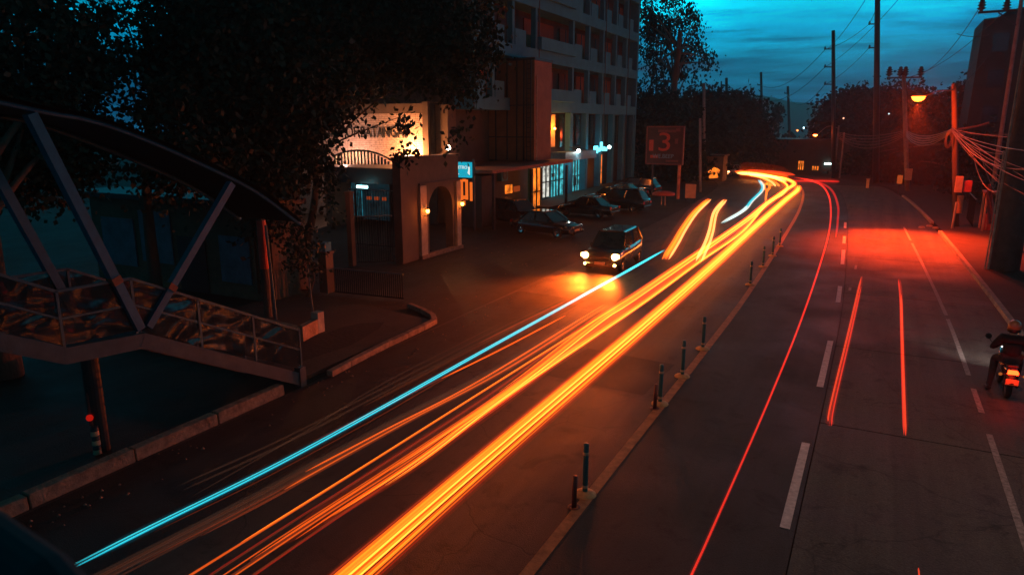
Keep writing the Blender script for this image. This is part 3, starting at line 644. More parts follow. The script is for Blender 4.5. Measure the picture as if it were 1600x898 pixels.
# big dark pole at the right edge
bb = G(1567,425); bt = T(1612,-60,40)
o = pole('thick dark concrete post rising out of frame at the right edge', (bb.x,bb.y,.1), (5.55,38.3,14.6), .62, .5, mat('sooty concrete', (.06,.055,.05), .95, nscale=2, var=.4, bump=.3), 'concrete_post')
part(MB().tube([(bb.x-.62,bb.y-.35,.1), (bb.x-.6,bb.y-.3,6), (bb.x-.5,bb.y-.2,13.8)], .05, 6), 'conduit', M['kerb'], o)
part(MB().tube([(bb.x-.74,bb.y-.35,.1), (bb.x-.7,bb.y-.3,5.4)], .03, 6), 'conduit', M['kerb'], o)
# crossarm pole, top right
bp_ = T(1590,40,52); o = pole('pole with crossarm and two dark insulators at the top right corner', (bp_.x,bp_.y,.1), (bp_.x,bp_.y,15.4), .17, .13, M['concrete_pole'])
q0, q1 = T(1529,20,52), T(1620,14,52); part(MB().bar(q0, q1, .16), 'crossarm', M['dark'], o)
part(MB().bar(T(1560,20,52), T(1588,40,52), .07), 'brace', M['dark'], o)
for px in (1533, 1572, 1612): insul(o, T(px,18,52), 3.0)
# pole with crossarm beyond the timber pole
o = pole('concrete pole with four insulators on its crossarm beyond the lamp', (2.7,80.4,.1), PY(1412,115,80.4), .24, .17, M['concrete_pole'])
zc = PY(1412,121,80.4).z; Yc = 80.4; xc = PY(1413,140,Yc).x
qa, qb = PY(1387,122,Yc), PY(1441,121,Yc); part(MB().bar(qa, qb, .15), 'crossarm', M['dark'], o)
for px in (1389, 1406, 1414, 1438): insul(o, PY(px,120,Yc), 3.2)
for px in (1402, 1424): part(MB().bar(PY(px,122,Yc), (xc,Yc,zc-1.1), .07), 'brace', M['dark'], o)
part(MB().box(2.3,2.9,79.7,80.1,1.2,2.3), 'notice_board', M['board'], o)
# tall line poles
tall = []
for (lb, px, ptop, Yp, w_, arms) in (
  ('tallest steel line pole crossing the sky, top out of frame', 1371.5, -40, 92, .26, (38, 75)),
  ('line pole with three short side arms left of the tallest one', 1302, 48, 97.8, .2, (77, 105, 132)),
  ('distant line pole left of the mountain', 1189, 113, 150, .22, (133, 151)),
  ('distant line pole in front of the mountain', 1231, 135, 165, .24, (146,)),
  ('short far pole just above the round tree crowns', 1135, 122, 120, .22, ()),
  ('stubby far pole beside the short one above the crowns', 1127, 127, 122, .12, ())):
    tp = PY(px, ptop, Yp); bx_ = PY(px-(3 if px > 1360 else 0), 285, Yp); o = pole(lb, (bx_.x, Yp, 0), tuple(tp), w_*1.4, w_, M['dark'], 'line_pole'); tall.append((tp, Yp, arms, px))
    for ay in arms:
        a = PY(px, ay, Yp); e = PY(px-(13 if px > 1250 else 5)*(1 if ay else 1), ay, Yp); part(MB().bar(a, e, .12 if px > 1250 else .2), 'side_arm', M['dark'], o); insul(o, (e.x,e.y,e.z-.1), 1.4)
# wires
def wire(label, a, b_, sag, r=.03):
    return tag(MB().tube(catenary(a, b_, sag, 16), r, 4).build('power_line', M['dark']), label, 'wire')
wire('wire from the tallest pole up and out of the top edge', PY(1358,38,92), T(1400,-60,60), .3, .03)
wire('upper wire between the tallest pole and the three armed pole', PY(1358,38,92), PY(1290,77,97.8), .4)
wire('lower wire between the tallest pole and the three armed pole', PY(1358,75,92), PY(1290,132,97.8), .4)
wire('long wire passing from the top edge behind the tallest pole', T(1412,-10,60), PY(1289,105,97.8), .6)
wire('wire from the top edge down to the three armed pole', T(1357,-8,60), PY(1291,78,97.8), .5)
wire('upper wire from the three armed pole to the distant pole', PY(1289,78,97.8), PY(1188,133,150), 2.0, .04)
wire('middle wire from the three armed pole to the distant pole', PY(1289,105,97.8), PY(1188,151,150), 2.0, .04)
wire('lowest wire from the three armed pole towards the mountain pole', PY(1289,132,97.8), PY(1229,146,165), 2.4, .05)
wire('wire between the two distant poles by the mountain', PY(1188,151,150), PY(1231,150,165), 1.0, .05)
wire('wire from the distant pole to the round crowns', PY(1188,151,150), PY(1135,130,120), 1.0, .05)
wire('left wire from the crossarm pole to the top right insulator', PY(1440,115,80.4), T(1531,12,52), .8, .03)
wire('middle wire from the crossarm pole to the top right crossarm', PY(1415,122,80.4), T(1572,14,52), .9, .03)
wire('lower slack wire from the crossarm pole to the tower', PY(1425,130,80.4), T(1545,88,60), 2.0, .03)
wire('short wire touching the dark tower', T(1495,53,65), T(1545,55,62), .2, .03)

# ================================================================ motorcycle and rider
mo = thing('motorcycle', 'dark motorcycle with glowing red tail light at the right edge', 'motorcycle', (3.33, 19.9, 0))
mx0, my0 = 3.33, 19.9
def wheel(parent, x, y, r, wd, name='wheel', axis='x'):
    prof = [(r*.62,-wd/2),(r*.9,-wd/2),(r,-wd/4),(r,wd/4),(r*.9,wd/2),(r*.62,wd/2),(r*.62,-wd/2)]
    ty = part(MB().lathe(prof, c=(x,y,r), n=24, axis=axis), name, M['rubber'], parent, smooth=False)
    part(MB().lathe([(.03,-wd*.42),(r*.3,-wd*.3),(r*.6,-wd*.42),(r*.62,-wd*.2),(r*.62,wd*.2),(r*.6,wd*.42),(r*.3,wd*.3),(.03,wd*.42)], c=(x,y,r), n=16, axis=axis), 'rim', M['chrome'], ty); return ty
wheel(mo, mx0, my0+.05, .30, .12); wheel(mo, mx0, my0+1.28, .30, .10)
paint = mat('dark red motorcycle paint', (.05,.012,.012), .25, nscale=3, coat=.8)
b = MB()
for (y, zb, zt, hw) in ((-.28,.72,.84,.07), (-.1,.62,.86,.12), (.2,.55,.84,.15), (.5,.45,.80,.14), (.75,.42,.95,.16), (1.0,.5,1.0,.17), (1.15,.62,.98,.12)):
    b.v += [(mx0-hw,my0+y,zb),(mx0+hw,my0+y,zb),(mx0+hw*1.1,my0+y,(zb+zt)/2),(mx0+hw*.7,my0+y,zt),(mx0-hw*.7,my0+y,zt),(mx0-hw*1.1,my0+y,(zb+zt)/2)]
for k in range(6):
    for j in range(6): b.f.append((k*6+j, k*6+(j+1)%6, (k+1)*6+(j+1)%6, (k+1)*6+j))
b.f += [(0,1,2,3,4,5), tuple(36+j for j in (5,4,3,2,1,0))]
part(b, 'body_panel', paint, mo, smooth=True)
part(MB().hexa([(mx0-.13,my0-.22,.84),(mx0+.13,my0-.22,.84),(mx0+.15,my0+.55,.80),(mx0-.15,my0+.55,.80)], [(mx0-.10,my0-.24,.91),(mx0+.10,my0-.24,.91),(mx0+.12,my0+.52,.87),(mx0-.12,my0+.52,.87)]), 'seat', M['dark'], mo, bevel=.02)
part(MB().tube([(mx0,my0+.05,.62),(mx0,my0-.2,.60),(mx0,my0-.36,.45)], [.07,.09,.07], 8), 'rear_mudguard', M['dark'], mo)
tl = part(MB().hexa([(mx0-.12,my0-.34,.70),(mx0+.12,my0-.34,.70),(mx0+.10,my0-.26,.70),(mx0-.10,my0-.26,.70)], [(mx0-.11,my0-.36,.79),(mx0+.11,my0-.36,.79),(mx0+.09,my0-.26,.80),(mx0-.09,my0-.26,.80)]), 'tail_light', emis('tail light lens', (1,.035,.005), 16), mo, bevel=.012)
lamp('tail_glow', (mx0, my0-.52, .78), 22, (1,.012,.008), 'POINT', .06, mo)
pt = part(MB().hexa([(mx0-.13,my0-.385,.46),(mx0+.13,my0-.385,.46),(mx0+.13,my0-.375,.46),(mx0-.13,my0-.375,.46)], [(mx0-.13,my0-.40,.60),(mx0+.13,my0-.40,.60),(mx0+.13,my0-.39,.60),(mx0-.13,my0-.39,.60)]), 'number_plate', mat('plate yellow', (.75,.50,.16), .5), mo)
for s_ in (-1, 1):
    part(MB().lathe([(0,-.03),(.035,-.02),(.04,.0),(.02,.04)], c=(mx0+s_*.24,my0-.30,.68), n=10, axis='y'), 'indicator', emis('dim indicator', (1,.25,.05), .5), mo)
    part(MB().tube([(mx0+s_*.20,my0-.3,.68),(mx0+s_*.08,my0-.25,.70)], .012, 6), 'indicator_stalk', M['dark'], mo)
    part(MB().tube([(mx0+s_*.10,my0-.1,.66),(mx0+s_*.10,my0+.05,.30)], .025, 8), 'shock_absorber', M['chrome'], mo)
    part(MB().tube([(mx0+s_*.09,my0+1.28,.30),(mx0+s_*.09,my0+1.05,.95)], .025, 8), 'fork_leg', M['chrome'], mo)
    mr = part(MB().tube([(mx0+s_*.28,my0+.95,1.05),(mx0+s_*.40,my0+.93,1.22)], .01, 6), 'mirror_stalk', M['dark'], mo)
    part(MB().lathe([(0,-.02),(.07,-.015),(.075,.01),(0,.02)], c=(mx0+s_*.42,my0+.93,1.27), n=14, axis='y'), 'mirror', M['glass'], mr)
part(MB().tube([(mx0-.36,my0+.82,1.0),(mx0-.15,my0+.98,1.05),(mx0+.15,my0+.98,1.05),(mx0+.36,my0+.82,1.0)], .016, 8), 'handlebar', M['dark'], mo)
part(MB().tube([(mx0+.17,my0+.5,.33),(mx0+.17,my0+.1,.32),(mx0+.18,my0-.35,.38)], [.03,.05,.055], 10), 'exhaust', M['chrome'], mo)
part(MB().lathe([(0,.04),(.08,.03),(.085,-.02),(.05,-.08)], c=(mx0,my0+1.22,.93), n=14, axis='y'), 'headlight', emis('motorcycle headlight', (1,.95,.9), 8), mo, smooth=True)
lamp('headlight_beam', (mx0, my0+1.35, .93), 520, (1,.80,.78), 'SPOT', .05, mo, 70, 1.0, (mx0-.75, my0+8.6, 0))
# rider
ri = thing('person', 'motorcyclist in black jacket and orange helmet, seen from behind', 'person', (mx0, my0+.2, .88))
def skin_mesh(name, verts, edges, rad, m, parent, sub=2, root=0):
    org = Vector(ORG[parent.name]); me = bpy.data.meshes.new(name); me.from_pydata([tuple(Vector(v)-org) for v in verts], edges, [])
    ob = bpy.data.objects.new(name, me); col.objects.link(ob)
    md = ob.modifiers.new('skin', 'SKIN'); 
    if not me.skin_vertices: 
        bm = bmesh.new(); bm.from_mesh(me); bm.verts.layers.skin.verify(); bm.to_mesh(me); bm.free()
    for i, r_ in enumerate(rad): me.skin_vertices[0].data[i].radius = (r_, r_) if not isinstance(r_, tuple) else r_; me.skin_vertices[0].data[i].use_root = (i == root)
    md.use_smooth_shade = True; sb = ob.modifiers.new('sub', 'SUBSURF'); sb.levels = sub; sb.render_levels = sub
    dg = bpy.context.evaluated_depsgraph_get(); me2 = bpy.data.meshes.new_from_object(ob.evaluated_get(dg)); bpy.data.objects.remove(ob)
    me2.materials.clear(); me2.materials.append(m); o2 = bpy.data.objects.new(name, me2); col.objects.link(o2); o2.parent = parent; ORG[o2.name] = tuple(org)
    for p in me2.polygons: p.use_smooth = True
    return o2
x0, y0 = mx0, my0
V = [(x0,y0+.18,.98), (x0,y0+.22,1.14), (x0,y0+.28,1.30), (x0,y0+.33,1.42), (x0,y0+.36,1.50), (x0,y0+.38,1.57), (x0,y0+.40,1.66),
     (x0-.20,y0+.32,1.42), (x0-.33,y0+.42,1.20), (x0-.33,y0+.75,1.06), (x0+.20,y0+.32,1.42), (x0+.33,y0+.42,1.20), (x0+.33,y0+.75,1.06),
     (x0-.12,y0+.20,.95), (x0-.27,y0+.55,.85), (x0-.31,y0+.40,.42), (x0-.34,y0+.38,.12), (x0-.36,y0+.55,.06),
     (x0+.12,y0+.20,.95), (x0+.24,y0+.60,.80), (x0+.20,y0+.45,.42), (x0+.20,y0+.58,.36)]
Eg = [(0,1),(1,2),(2,3),(3,4),(4,5),(5,6),(3,7),(7,8),(8,9),(3,10),(10,11),(11,12),(0,13),(13,14),(14,15),(15,16),(16,17),(0,18),(18,19),(19,20),(20,21)]
Rd = [.11,.11,.12,.10,.075,.06,.06,.05,.04,.035,.05,.04,.035,.09,.085,.06,.045,.045,.115,.085,.06,.045]
skin_mesh('body', V, Eg, Rd, M['skin'], ri)
skin_mesh('jacket', V[:5]+V[7:13], [(0,1),(1,2),(2,3),(3,4),(3,5),(5,6),(6,7),(3,8),(8,9),(9,10)], [.20,.205,.23,.21,.10,.135,.095,.07,.135,.095,.07], M['cloth'], ri)
skin_mesh('trousers', [V[0]]+V[13:17]+V[18:21], [(0,1),(1,2),(2,3),(3,4),(0,5),(5,6),(6,7)], [.16,.135,.105,.078,.062,.135,.105,.078], M['jeans'], ri)
for q in ((15+1, 17), (20, 21)):
    a, c = Vector(V[q[0]]), Vector(V[q[1]]); part(MB().hexa([a+Vector((-.05,-.1,-.05)), a+Vector((.05,-.1,-.05)), c+Vector((.045,.1,-.03)), c+Vector((-.045,.1,-.03))], [a+Vector((-.045,-.09,.05)), a+Vector((.045,-.09,.05)), c+Vector((.04,.08,.04)), c+Vector((-.04,.08,.04))]), 'shoe', M['dark'], ri, bevel=.02)
for s_ in (-1, 1):
    hx, hy, hz = x0+s_*.33, y0+.78, 1.045
    skin_mesh('hand', [(hx,hy-.04,hz),(hx,hy+.03,hz+.01)]+sum([[(hx+s_*(f*.022-.033),hy+.075,hz+.018),(hx+s_*(f*.022-.033),hy+.10,hz-.01),(hx+s_*(f*.022-.033),hy+.08,hz-.035)] for f in range(4)], [])+[(hx-s_*.045,hy+.02,hz-.01),(hx-s_*.05,hy+.05,hz-.03)],
      [(0,1)]+sum([[(1,2+3*f),(2+3*f,3+3*f),(3+3*f,4+3*f)] for f in range(4)], [])+[(1,14),(14,15)], [.03,.036]+[.010,.009,.008]*4+[.012,.010], M['skin'], ri, 1)
part(MB().hexa([(x0-.15,y0+.28,1.18),(x0+.15,y0+.28,1.18),(x0+.13,y0+.40,1.18),(x0-.13,y0+.40,1.18)], [(x0-.13,y0+.22,1.40),(x0+.13,y0+.22,1.40),(x0+.12,y0+.36,1.44),(x0-.12,y0+.36,1.44)]) if 0 else MB().bar((x0-.13,y0+.12,1.0),(x0+.13,y0+.12,1.0),.03), 'belt', M['dark'], ri)
hm = part(MB().lathe([(.0,.17),(.07,.155),(.115,.115),(.14,.05),(.145,0),(.142,-.05)], c=(x0,y0+.41,1.70), n=24), 'helmet', M['helmet'], ri, smooth=True)
part(MB().lathe([(.146,-.045),(.148,-.06),(.14,-.12),(.10,-.14)], c=(x0,y0+.41,1.70), n=24), 'helmet_rim', M['helmet_dark'], hm, smooth=True)

# ================================================================ cars
def make_car(loc, label, paintm, kind='sedan', lights=None, W=1.70, Ln=4.4, group='parked cars in the forecourt'):
    """car pointing to -Y in local space, built at the origin then moved"""
    o = thing('car' if kind != 'suv' else 'suv', label, 'car', (0,0,0), group); hw = W/2; l = Ln/2
    if kind == 'suv': st_ = [(-l,.42,.78,.62),(-l+.08,.30,.86,.80),(-l+.55,.26,.98,.88),(-l+1.15,.25,1.04,.90),(-l+2.4,.24,1.04,.90),(l-.5,.26,1.06,.89),(l-.08,.32,1.02,.84),(l,.42,.85,.74)]; cab = (-l+1.05, -l+1.75, l-.55, l-.15, 1.02, 1.66)
    else: st_ = [(-l,.38,.62,.62),(-l+.08,.26,.70,.80),(-l+.6,.22,.80,.86),(-l+1.25,.21,.90,.87),(0,.21,.92,.87),(l-1.0,.23,.93,.87),(l-.1,.30,.86,.80),(l,.40,.72,.68)]; cab = (-l+1.15, -l+1.95, l-1.35, l-.75, .90, 1.42)
    b = MB(); n = 0
    for (y, zb, zt, f) in st_:
        w_ = hw*f/.9; b.v += [(-w_*.85,y,zb),(w_*.85,y,zb),(w_,y,zb+.16),(w_*1.01,y,(zb+zt)/2+.05),(w_*.93,y,zt-.03),(w_*.8,y,zt),(-w_*.8,y,zt),(-w_*.93,y,zt-.03),(-w_*1.01,y,(zb+zt)/2+.05),(-w_,y,zb+.16)]
    for k in range(len(st_)-1):
        for j in range(10): b.f.append((k*10+j, k*10+(j+1)%10, (k+1)*10+(j+1)%10, (k+1)*10+j))
    b.f += [tuple(range(10)), tuple((len(st_)-1)*10+j for j in range(9,-1,-1))]
    body = part(b, 'body', paintm, o, smooth=False)
    for p in body.data.polygons: p.use_smooth = len(p.vertices) == 4
    ya, yb, yc, yd, z0, z1 = cab; wb, wt = hw*.90, hw*.70
    roof = [(-wt,yb,z1),(wt,yb,z1),(wt,yc,z1),(-wt,yc,z1)]; base_ = [(-wb,ya,z0),(wb,ya,z0),(wb,yd,z0),(-wb,yd,z0)]
    part(MB().hexa([(x*1.0,y,z-.03) for x,y,z in roof], [(x*.9,y*.97 if 0 else y,z+.05) for x,y,z in roof]), 'roof', paintm, o, bevel=.02)
    part(MB().hexa(base_, [(x,y,z-.03) for x,y,z in roof]), 'cabin_glass', M['glass'], o)
    for (a, c_) in zip(base_, roof): part(MB().bar(a, c_, .07), 'pillar', paintm, o)
    for s_ in (-1, 1): part(MB().bar((s_*wb*1.0,(ya+yd)/2+.1,z0), (s_*wt*1.01,(yb+yc)/2+.1,z1-.02), .07), 'pillar', paintm, o)
    for s_ in (-1, 1):
        for y in (-l+.82, l-.85): wheel(o, s_*(hw-.10), y, .32 if kind != 'suv' else .35, .20)
        hz = .66 if kind != 'suv' else .80
        part(MB().hexa([(s_*hw*.88-.13,-l-.0,hz-.07),(s_*hw*.88+.10*s_,-l+.12,hz-.07),(s_*hw*.86,-l+.2,hz-.07),(s_*hw*.88-.13,-l+.2,hz-.07)], [(s_*hw*.88-.14,-l+.03,hz+.07),(s_*hw*.88+.08*s_,-l+.14,hz+.08),(s_*hw*.86,-l+.25,hz+.08),(s_*hw*.88-.14,-l+.25,hz+.07)]), 'headlight', lights[0] if lights else M['chrome'], o)
        if lights and W == 1.72: part(MB().lathe([(0,-.10),(.09,-.08),(.14,-.01),(.14,.05)], c=(s_*hw*.80,-l-.02,hz), n=16, axis='y'), 'headlight_bowl', lights[0], o, smooth=True)
        part(MB().lathe([(0,-.03),(.055,-.02),(.06,.03)], c=(s_*hw*.80,-l-.01,.42), n=12, axis='y'), 'fog_lamp', lights[1] if lights else M['glass'], o)
        part(MB().box(s_*hw*.78-.09, s_*hw*.78+.09, l-.05, l+.015, .66, .84), 'tail_light', lights[2] if lights and len(lights) > 2 else mat('red lens', (.45,.02,.015), .2, nscale=5, coat=1), o, bevel=.01)
        part(MB().hexa([(s_*hw*1.02-.08,ya+.30,z0+.0),(s_*hw*1.02+.10,ya+.30,z0+.0),(s_*hw*1.02+.10,ya+.38,z0),(s_*hw*1.02-.08,ya+.38,z0)], [(s_*hw*1.02-.06,ya+.31,z0+.14),(s_*hw*1.02+.09,ya+.31,z0+.14),(s_*hw*1.02+.09,ya+.38,z0+.14),(s_*hw*1.02-.06,ya+.38,z0+.14)]), 'wing_mirror', paintm, o, bevel=.02)
        for y in ((ya+yd)/2-.45, (ya+yd)/2+.55): part(MB().box(s_*hw*.985-.015, s_*hw*.985+.015, y, y+.14, z0-.15, z0-.12), 'door_handle', M['chrome'], o)
    part(MB().box(-hw*.5, hw*.5, -l-.015, -l+.05, .55, .70), 'grille', M['dark'], o)
    part(MB().box(-hw*.86, hw*.86, -l-.03, -l+.12, .30, .48), 'front_bumper', paintm, o, bevel=.03)
    part(MB().box(-hw*.84, hw*.84, l-.12, l+.03, .34, .52), 'rear_bumper', paintm, o, bevel=.03)
    part(MB().box(-.24, .24, -l-.045, -l-.03, .42, .54), 'number_plate', M['board'], o)
    return o
silver = mat('metallic car paint', (.06,.05,.045), .25, metal=.5, nscale=2, var=.1, coat=1)
black = mat('black car paint', (.015,.016,.018), .18, nscale=2, var=.1, coat=1)
HL = emis('car headlight lens', (1,.50,.13), 60); FL = emis('car fog lamp lens', (1,.55,.15), 45)
mc = make_car(None, 'small suv on the road facing the camera with blazing headlights', silver, 'suv', (HL, FL, M['chrome']), W=1.72, Ln=4.4, group=None)
mc.location = (-10.75, 31.45, 0); mc.rotation_euler = (0,0,R(2))
for s_ in (-1, 1):
    l1 = lamp('headlight_beam', (s_*.66, -2.33, .78), 6000, (1,.11,.008), 'SPOT', .06, None, 84, 1.0, (s_*.66-.8, -5.4, 0)); l1.parent = mc
    l1 = lamp('fog_beam', (s_*.64, -2.35, .42), 900, (1,.12,.01), 'SPOT', .05, None, 150, 1.0, (s_*.64-.9, -3.7, 0)); l1.parent = mc
ps = make_car(None, 'black sedan parked nose to the road behind the arch, nearer of the two', black); ps.location = (-17.6,38.7,0); ps.rotation_euler = (0,0,R(78))
pv = make_car(None, 'dark suv parked deep in the forecourt behind the nearer black sedan', black, 'suv'); pv.location = (-21.3,41.8,0); pv.rotation_euler = (0,0,R(70))
copy_at(ps, (-18.6,48.2,0), R(-98), 'black sedan with its tail to the road, middle of the forecourt')
tl_ = copy_at(pv, (-17.6,52.6,0), R(-95), 'suv whose red tail lights catch the orange light, by the road')
copy_at(ps, (-19.8,56.5,0), R(-100), 'sedan in front of the lit shop ramp, beyond the suv')
copy_at(ps, (-20.2,60.5,0), R(-96), 'sedan second beyond the suv, under the cyan lamp')
copy_at(pv, (-20.2,64.8,0), R(-96), 'farthest parked suv before the red advertising sign')
grey = mat('grey taxi paint', (.12,.11,.10), .3, nscale=2, coat=1)
fc = make_car(None, 'far car with small lit headlights at the bend', grey, 'sedan', (emis('far headlight', (1,.5,.2), 10), emis('far fog lamp', (1,.3,.1), 6)), group=None); fc.location = (-17.2,95.5,0); fc.rotation_euler = (0,0,R(-15))

# ================================================================ left: arch gate wall
aw = thing('arch_wall', 'tall plastered gate wall with an arched doorway and two wall lanterns', 'gate', (-19.8, 29.6, 0))
Y0, Y1, ZT = 27.05, 32.2, 4.88; ac, ar, az0 = 30.45, 1.12, 2.35     # arch centre, radius, spring height
b = MB(); xf, xb = -19.8, -20.25
def arch_wall(b, x):
    n = 12; pts = [(ac-ar*math.cos(math.pi*k/n), az0+ar*math.sin(math.pi*k/n)) for k in range(n+1)]
    b.poly((x,Y0,0),(x,ac-ar,0),(x,ac-ar,az0),(x,ac-ar,ZT),(x,Y0,ZT)); b.poly((x,ac+ar,0),(x,Y1,0),(x,Y1,ZT),(x,ac+ar,ZT),(x,ac+ar,az0))
    for (p, q) in zip(pts[:-1], pts[1:]): b.poly((x,p[0],p[1]),(x,q[0],q[1]),(x,q[0],ZT),(x,p[0],ZT))
    return pts
pts = arch_wall(b, xf); arch_wall(b, xb)
for (p, q) in zip(pts[:-1], pts[1:]): b.poly((xf,p[0],p[1]),(xf,q[0],q[1]),(xb,q[0],q[1]),(xb,p[0],p[1]))
for y in (ac-ar, ac+ar): b.poly((xf,y,0),(xb,y,0),(xb,y,az0),(xf,y,az0))
for y in (Y0, Y1): b.poly((xf,y,0),(xb,y,0),(xb,y,ZT),(xf,y,ZT))
b.poly((xf,Y0,ZT),(xf,Y1,ZT),(xb,Y1,ZT),(xb,Y0,ZT))
part(b, 'wall', M['plaster'], aw)
part(MB().box(-20.3,-19.7,27.0,32.25,ZT+.003,ZT+.14), 'coping', M['plaster'], aw)
part(MB().box(-19.8,-19.72,28.5,32.2,3.62,3.72), 'string_course', M['plaster'], aw)
for (ya_, yb_) in ((28.45,28.98), (31.8,32.2)): part(MB().box(-19.82,-19.66,ya_,yb_,0,3.6), 'pilaster', mat('pilaster render', (.42,.32,.22), .85, nscale=3), aw)
part(MB().box(-19.9,-19.6,28.4,32.3,0,.18), 'plinth', M['oldkerb'], aw)
lan = emis('lantern globe', (1,.34,.05), 22)
for p in ((28.72,2.38), (31.98,2.42)):
    lp = Vector((-19.45, p[0], p[1])); w_ = part(MB().lathe([(0,.12),(.07,.09),(.095,.0),(.06,-.09),(0,-.11)], c=tuple(lp), n=14), 'lantern', lan, aw, smooth=True)
    part(MB().tube([lp+Vector((-.25,0,-.25)), lp+Vector((-.02,0,-.25)), lp+Vector((0,0,-.1))], .02, 6), 'lantern_bracket', M['dark'], w_)
    part(MB().lathe([(.1,.09),(.04,.17),(0,.2)], c=tuple(lp), n=10), 'lantern_cap', M['dark'], w_)
    lamp('lantern_light', lp+Vector((.18,0,0)), 34, (1,.16,.02), 'POINT', .08, aw)
# floodlight on top of the arch wall
fl = thing('floodlight', 'white floodlight on top of the arched gate wall', 'lamp', (-19.8,31.1,ZT+.14)); fp = PX(700,231,-19.8)
part(MB().tube([(-19.8,fp.y,ZT+.14),(-19.8,fp.y,fp.z-.1)], .03, 6), 'stem', M['dark'], fl); part(MB().lathe([(0,.14),(.09,.1),(.13,0),(.09,-.09),(0,-.12)], c=tuple(fp), n=12), 'lamp_lens', emis('floodlight lens', (1,.72,.50), 60), fl, smooth=True)
lamp('flood_light', fp+Vector((0,.0,.25)), 110, (1,.24,.05), 'POINT', .1, fl)
# recessed gate courtyard behind: side wall, posts, gates
gp = thing('gate_post', 'thin orange lit gate post beside the dark driveway gate', 'post', tuple(G(551,415))); g = G(551,415); part(MB().box(g.x-.13,g.x+.13,g.y-.13,g.y+.13,0,3.4), 'shaft', M['plaster'], gp); part(MB().box(g.x-.17,g.x+.17,g.y-.17,g.y+.17,3.403,3.5), 'cap', M['plaster'], gp)
lamp('gate_spill', (g.x+.7, g.y-1.2, 3.2), 10, (1,.13,.02), 'POINT', .1, gp)
gp = thing('gate_post', 'short square gate post at the near end of the low iron fence', 'post', tuple(G(512,461))); g2_ = G(512,461); part(MB().box(g2_.x-.2,g2_.x+.2,g2_.y-.2,g2_.y+.2,.13,1.65), 'shaft', M['plaster'], gp); part(MB().box(g2_.x-.24,g2_.x+.24,g2_.y-.24,g2_.y+.24,1.653,1.75), 'cap', M['plaster'], gp)
part(MB().box(g2_.x-.17,g2_.x+.17,g2_.y-.17,g2_.y+.17,1.753,2.1), 'upper_block', M['hotel'], gp)
def iron_fence(label, a, c_, h, n, z=.0, name='iron_fence', dz=0):
    a, c_ = Vector(a), Vector(c_); o = thing(name, label, 'fence', tuple(a))
    part(MB().bar(a+Vector((0,0,z+h)), c_+Vector((0,0,z+h)), .05), 'top_rail', M['rail'], o); part(MB().bar(a+Vector((0,0,z+.12)), c_+Vector((0,0,z+.12)), .04), 'bottom_rail', M['iron'], o)
    me = None
    for k in range(n):
        p = a.lerp(c_, (k+.5)/n)
        if me is None: b0 = part(MB().box(-.012,.012,-.012,.012,z+.14,z+h-.02), 'bar', M['iron'], None); me = b0.data; b0.parent = o; b0.location = p-a
        else: b1 = bpy.data.objects.new('bar', me); col.objects.link(b1); b1.parent = o; b1.location = p-a
    return o
iron_fence('low dark iron fence across the driveway corner', G(522,460), G(631,471), 1.05, 34)
iron_fence('tall iron driveway gate between the thin post and the arch wall', (-21.6,25.9,0), (-20.3,27.0,0), 2.3, 16, name='iron_gate')
iron_fence('inner tall iron gate standing in front of the cyan lit window', (-25.6,30.2,0), (-20.3,30.2,0), 3.1, 30, name='iron_gate')
pw = thing('planter_box', 'low concrete planter wall beyond the foot of the stair', 'planter', tuple(G(475,530))); ga, gb = G(470,540), G(498,524)
part(MB().bar(Vector((ga.x,ga.y,.36)), Vector((gb.x,gb.y,.36)), .2, .46), 'front_wall', M['oldkerb'], pw); part(MB().box(gb.x-.14,gb.x+.14,gb.y-.14,gb.y+.14,.13,.78), 'end_block', M['kerb'], pw)
part(MB().bar(Vector((ga.x-2.2,ga.y+.2,.36)), Vector((ga.x,ga.y,.36)), .2, .46), 'back_wall', M['oldkerb'], pw)
for (lb, p, q, r_) in (('thin pale pipe post rising beside the stair canopy', (432,505), (415,352), .045), ('thin leaning stake in the planter beyond the stair', (491,504), (481,420), .025)):
    g = G(*p); tp = PY(*q, g.y); o = thing('post', lb, 'post', tuple(g)); part(MB().tube([g, tp], r_, 8), 'shaft', M['rail'], o)
o = thing('post', 'red banded round post left of the pale pipe post', 'post', tuple(G(420,500))); g = G(420,500); part(MB().tube([g, g+Vector((0,0,4.0))], .14, 10), 'shaft', M['bark'], o); part(MB().lathe([(.145,1.8),(.15,1.82),(.15,3.4),(.145,3.42)], c=tuple(g), n=14), 'red_band', M['redcloth'], o)
# low house behind the stair
hs = thing('low_house', 'beige low house with blue tarpaulins behind the stair', 'house', (-23, 19, 0))
hx0, hx1, hy = -30.0, -19.5, 18.6
part(MB().box(hx0, hx1, hy, hy+1.3, 0, 3.6), 'wall', M['beige'], hs)
part(MB().box(hx0-.4, hx1+.3, hy-.6, hy+1.6, 3.603, 3.8), 'roof', M['dark'], hs)
for (xa, xb_, za, zb) in ((-29.3,-27.2,.7,2.7), (-26.8,-24.9,1.0,3.1), (-22.2,-20.6,.6,2.4)): part(MB().box(xa, xb_, hy-.06, hy-.01, za, zb), 'tarpaulin', M['blueboard'], hs)
for xa in (-20.4, -19.8): part(MB().box(xa, xa+.12, hy-.10, hy-.003, .3, 3.4), 'pilaster', M['plaster'], hs)
part(MB().box(-24.6,-23.0,hy-.05,hy-.005,0,2.2), 'door', M['dark'], hs)

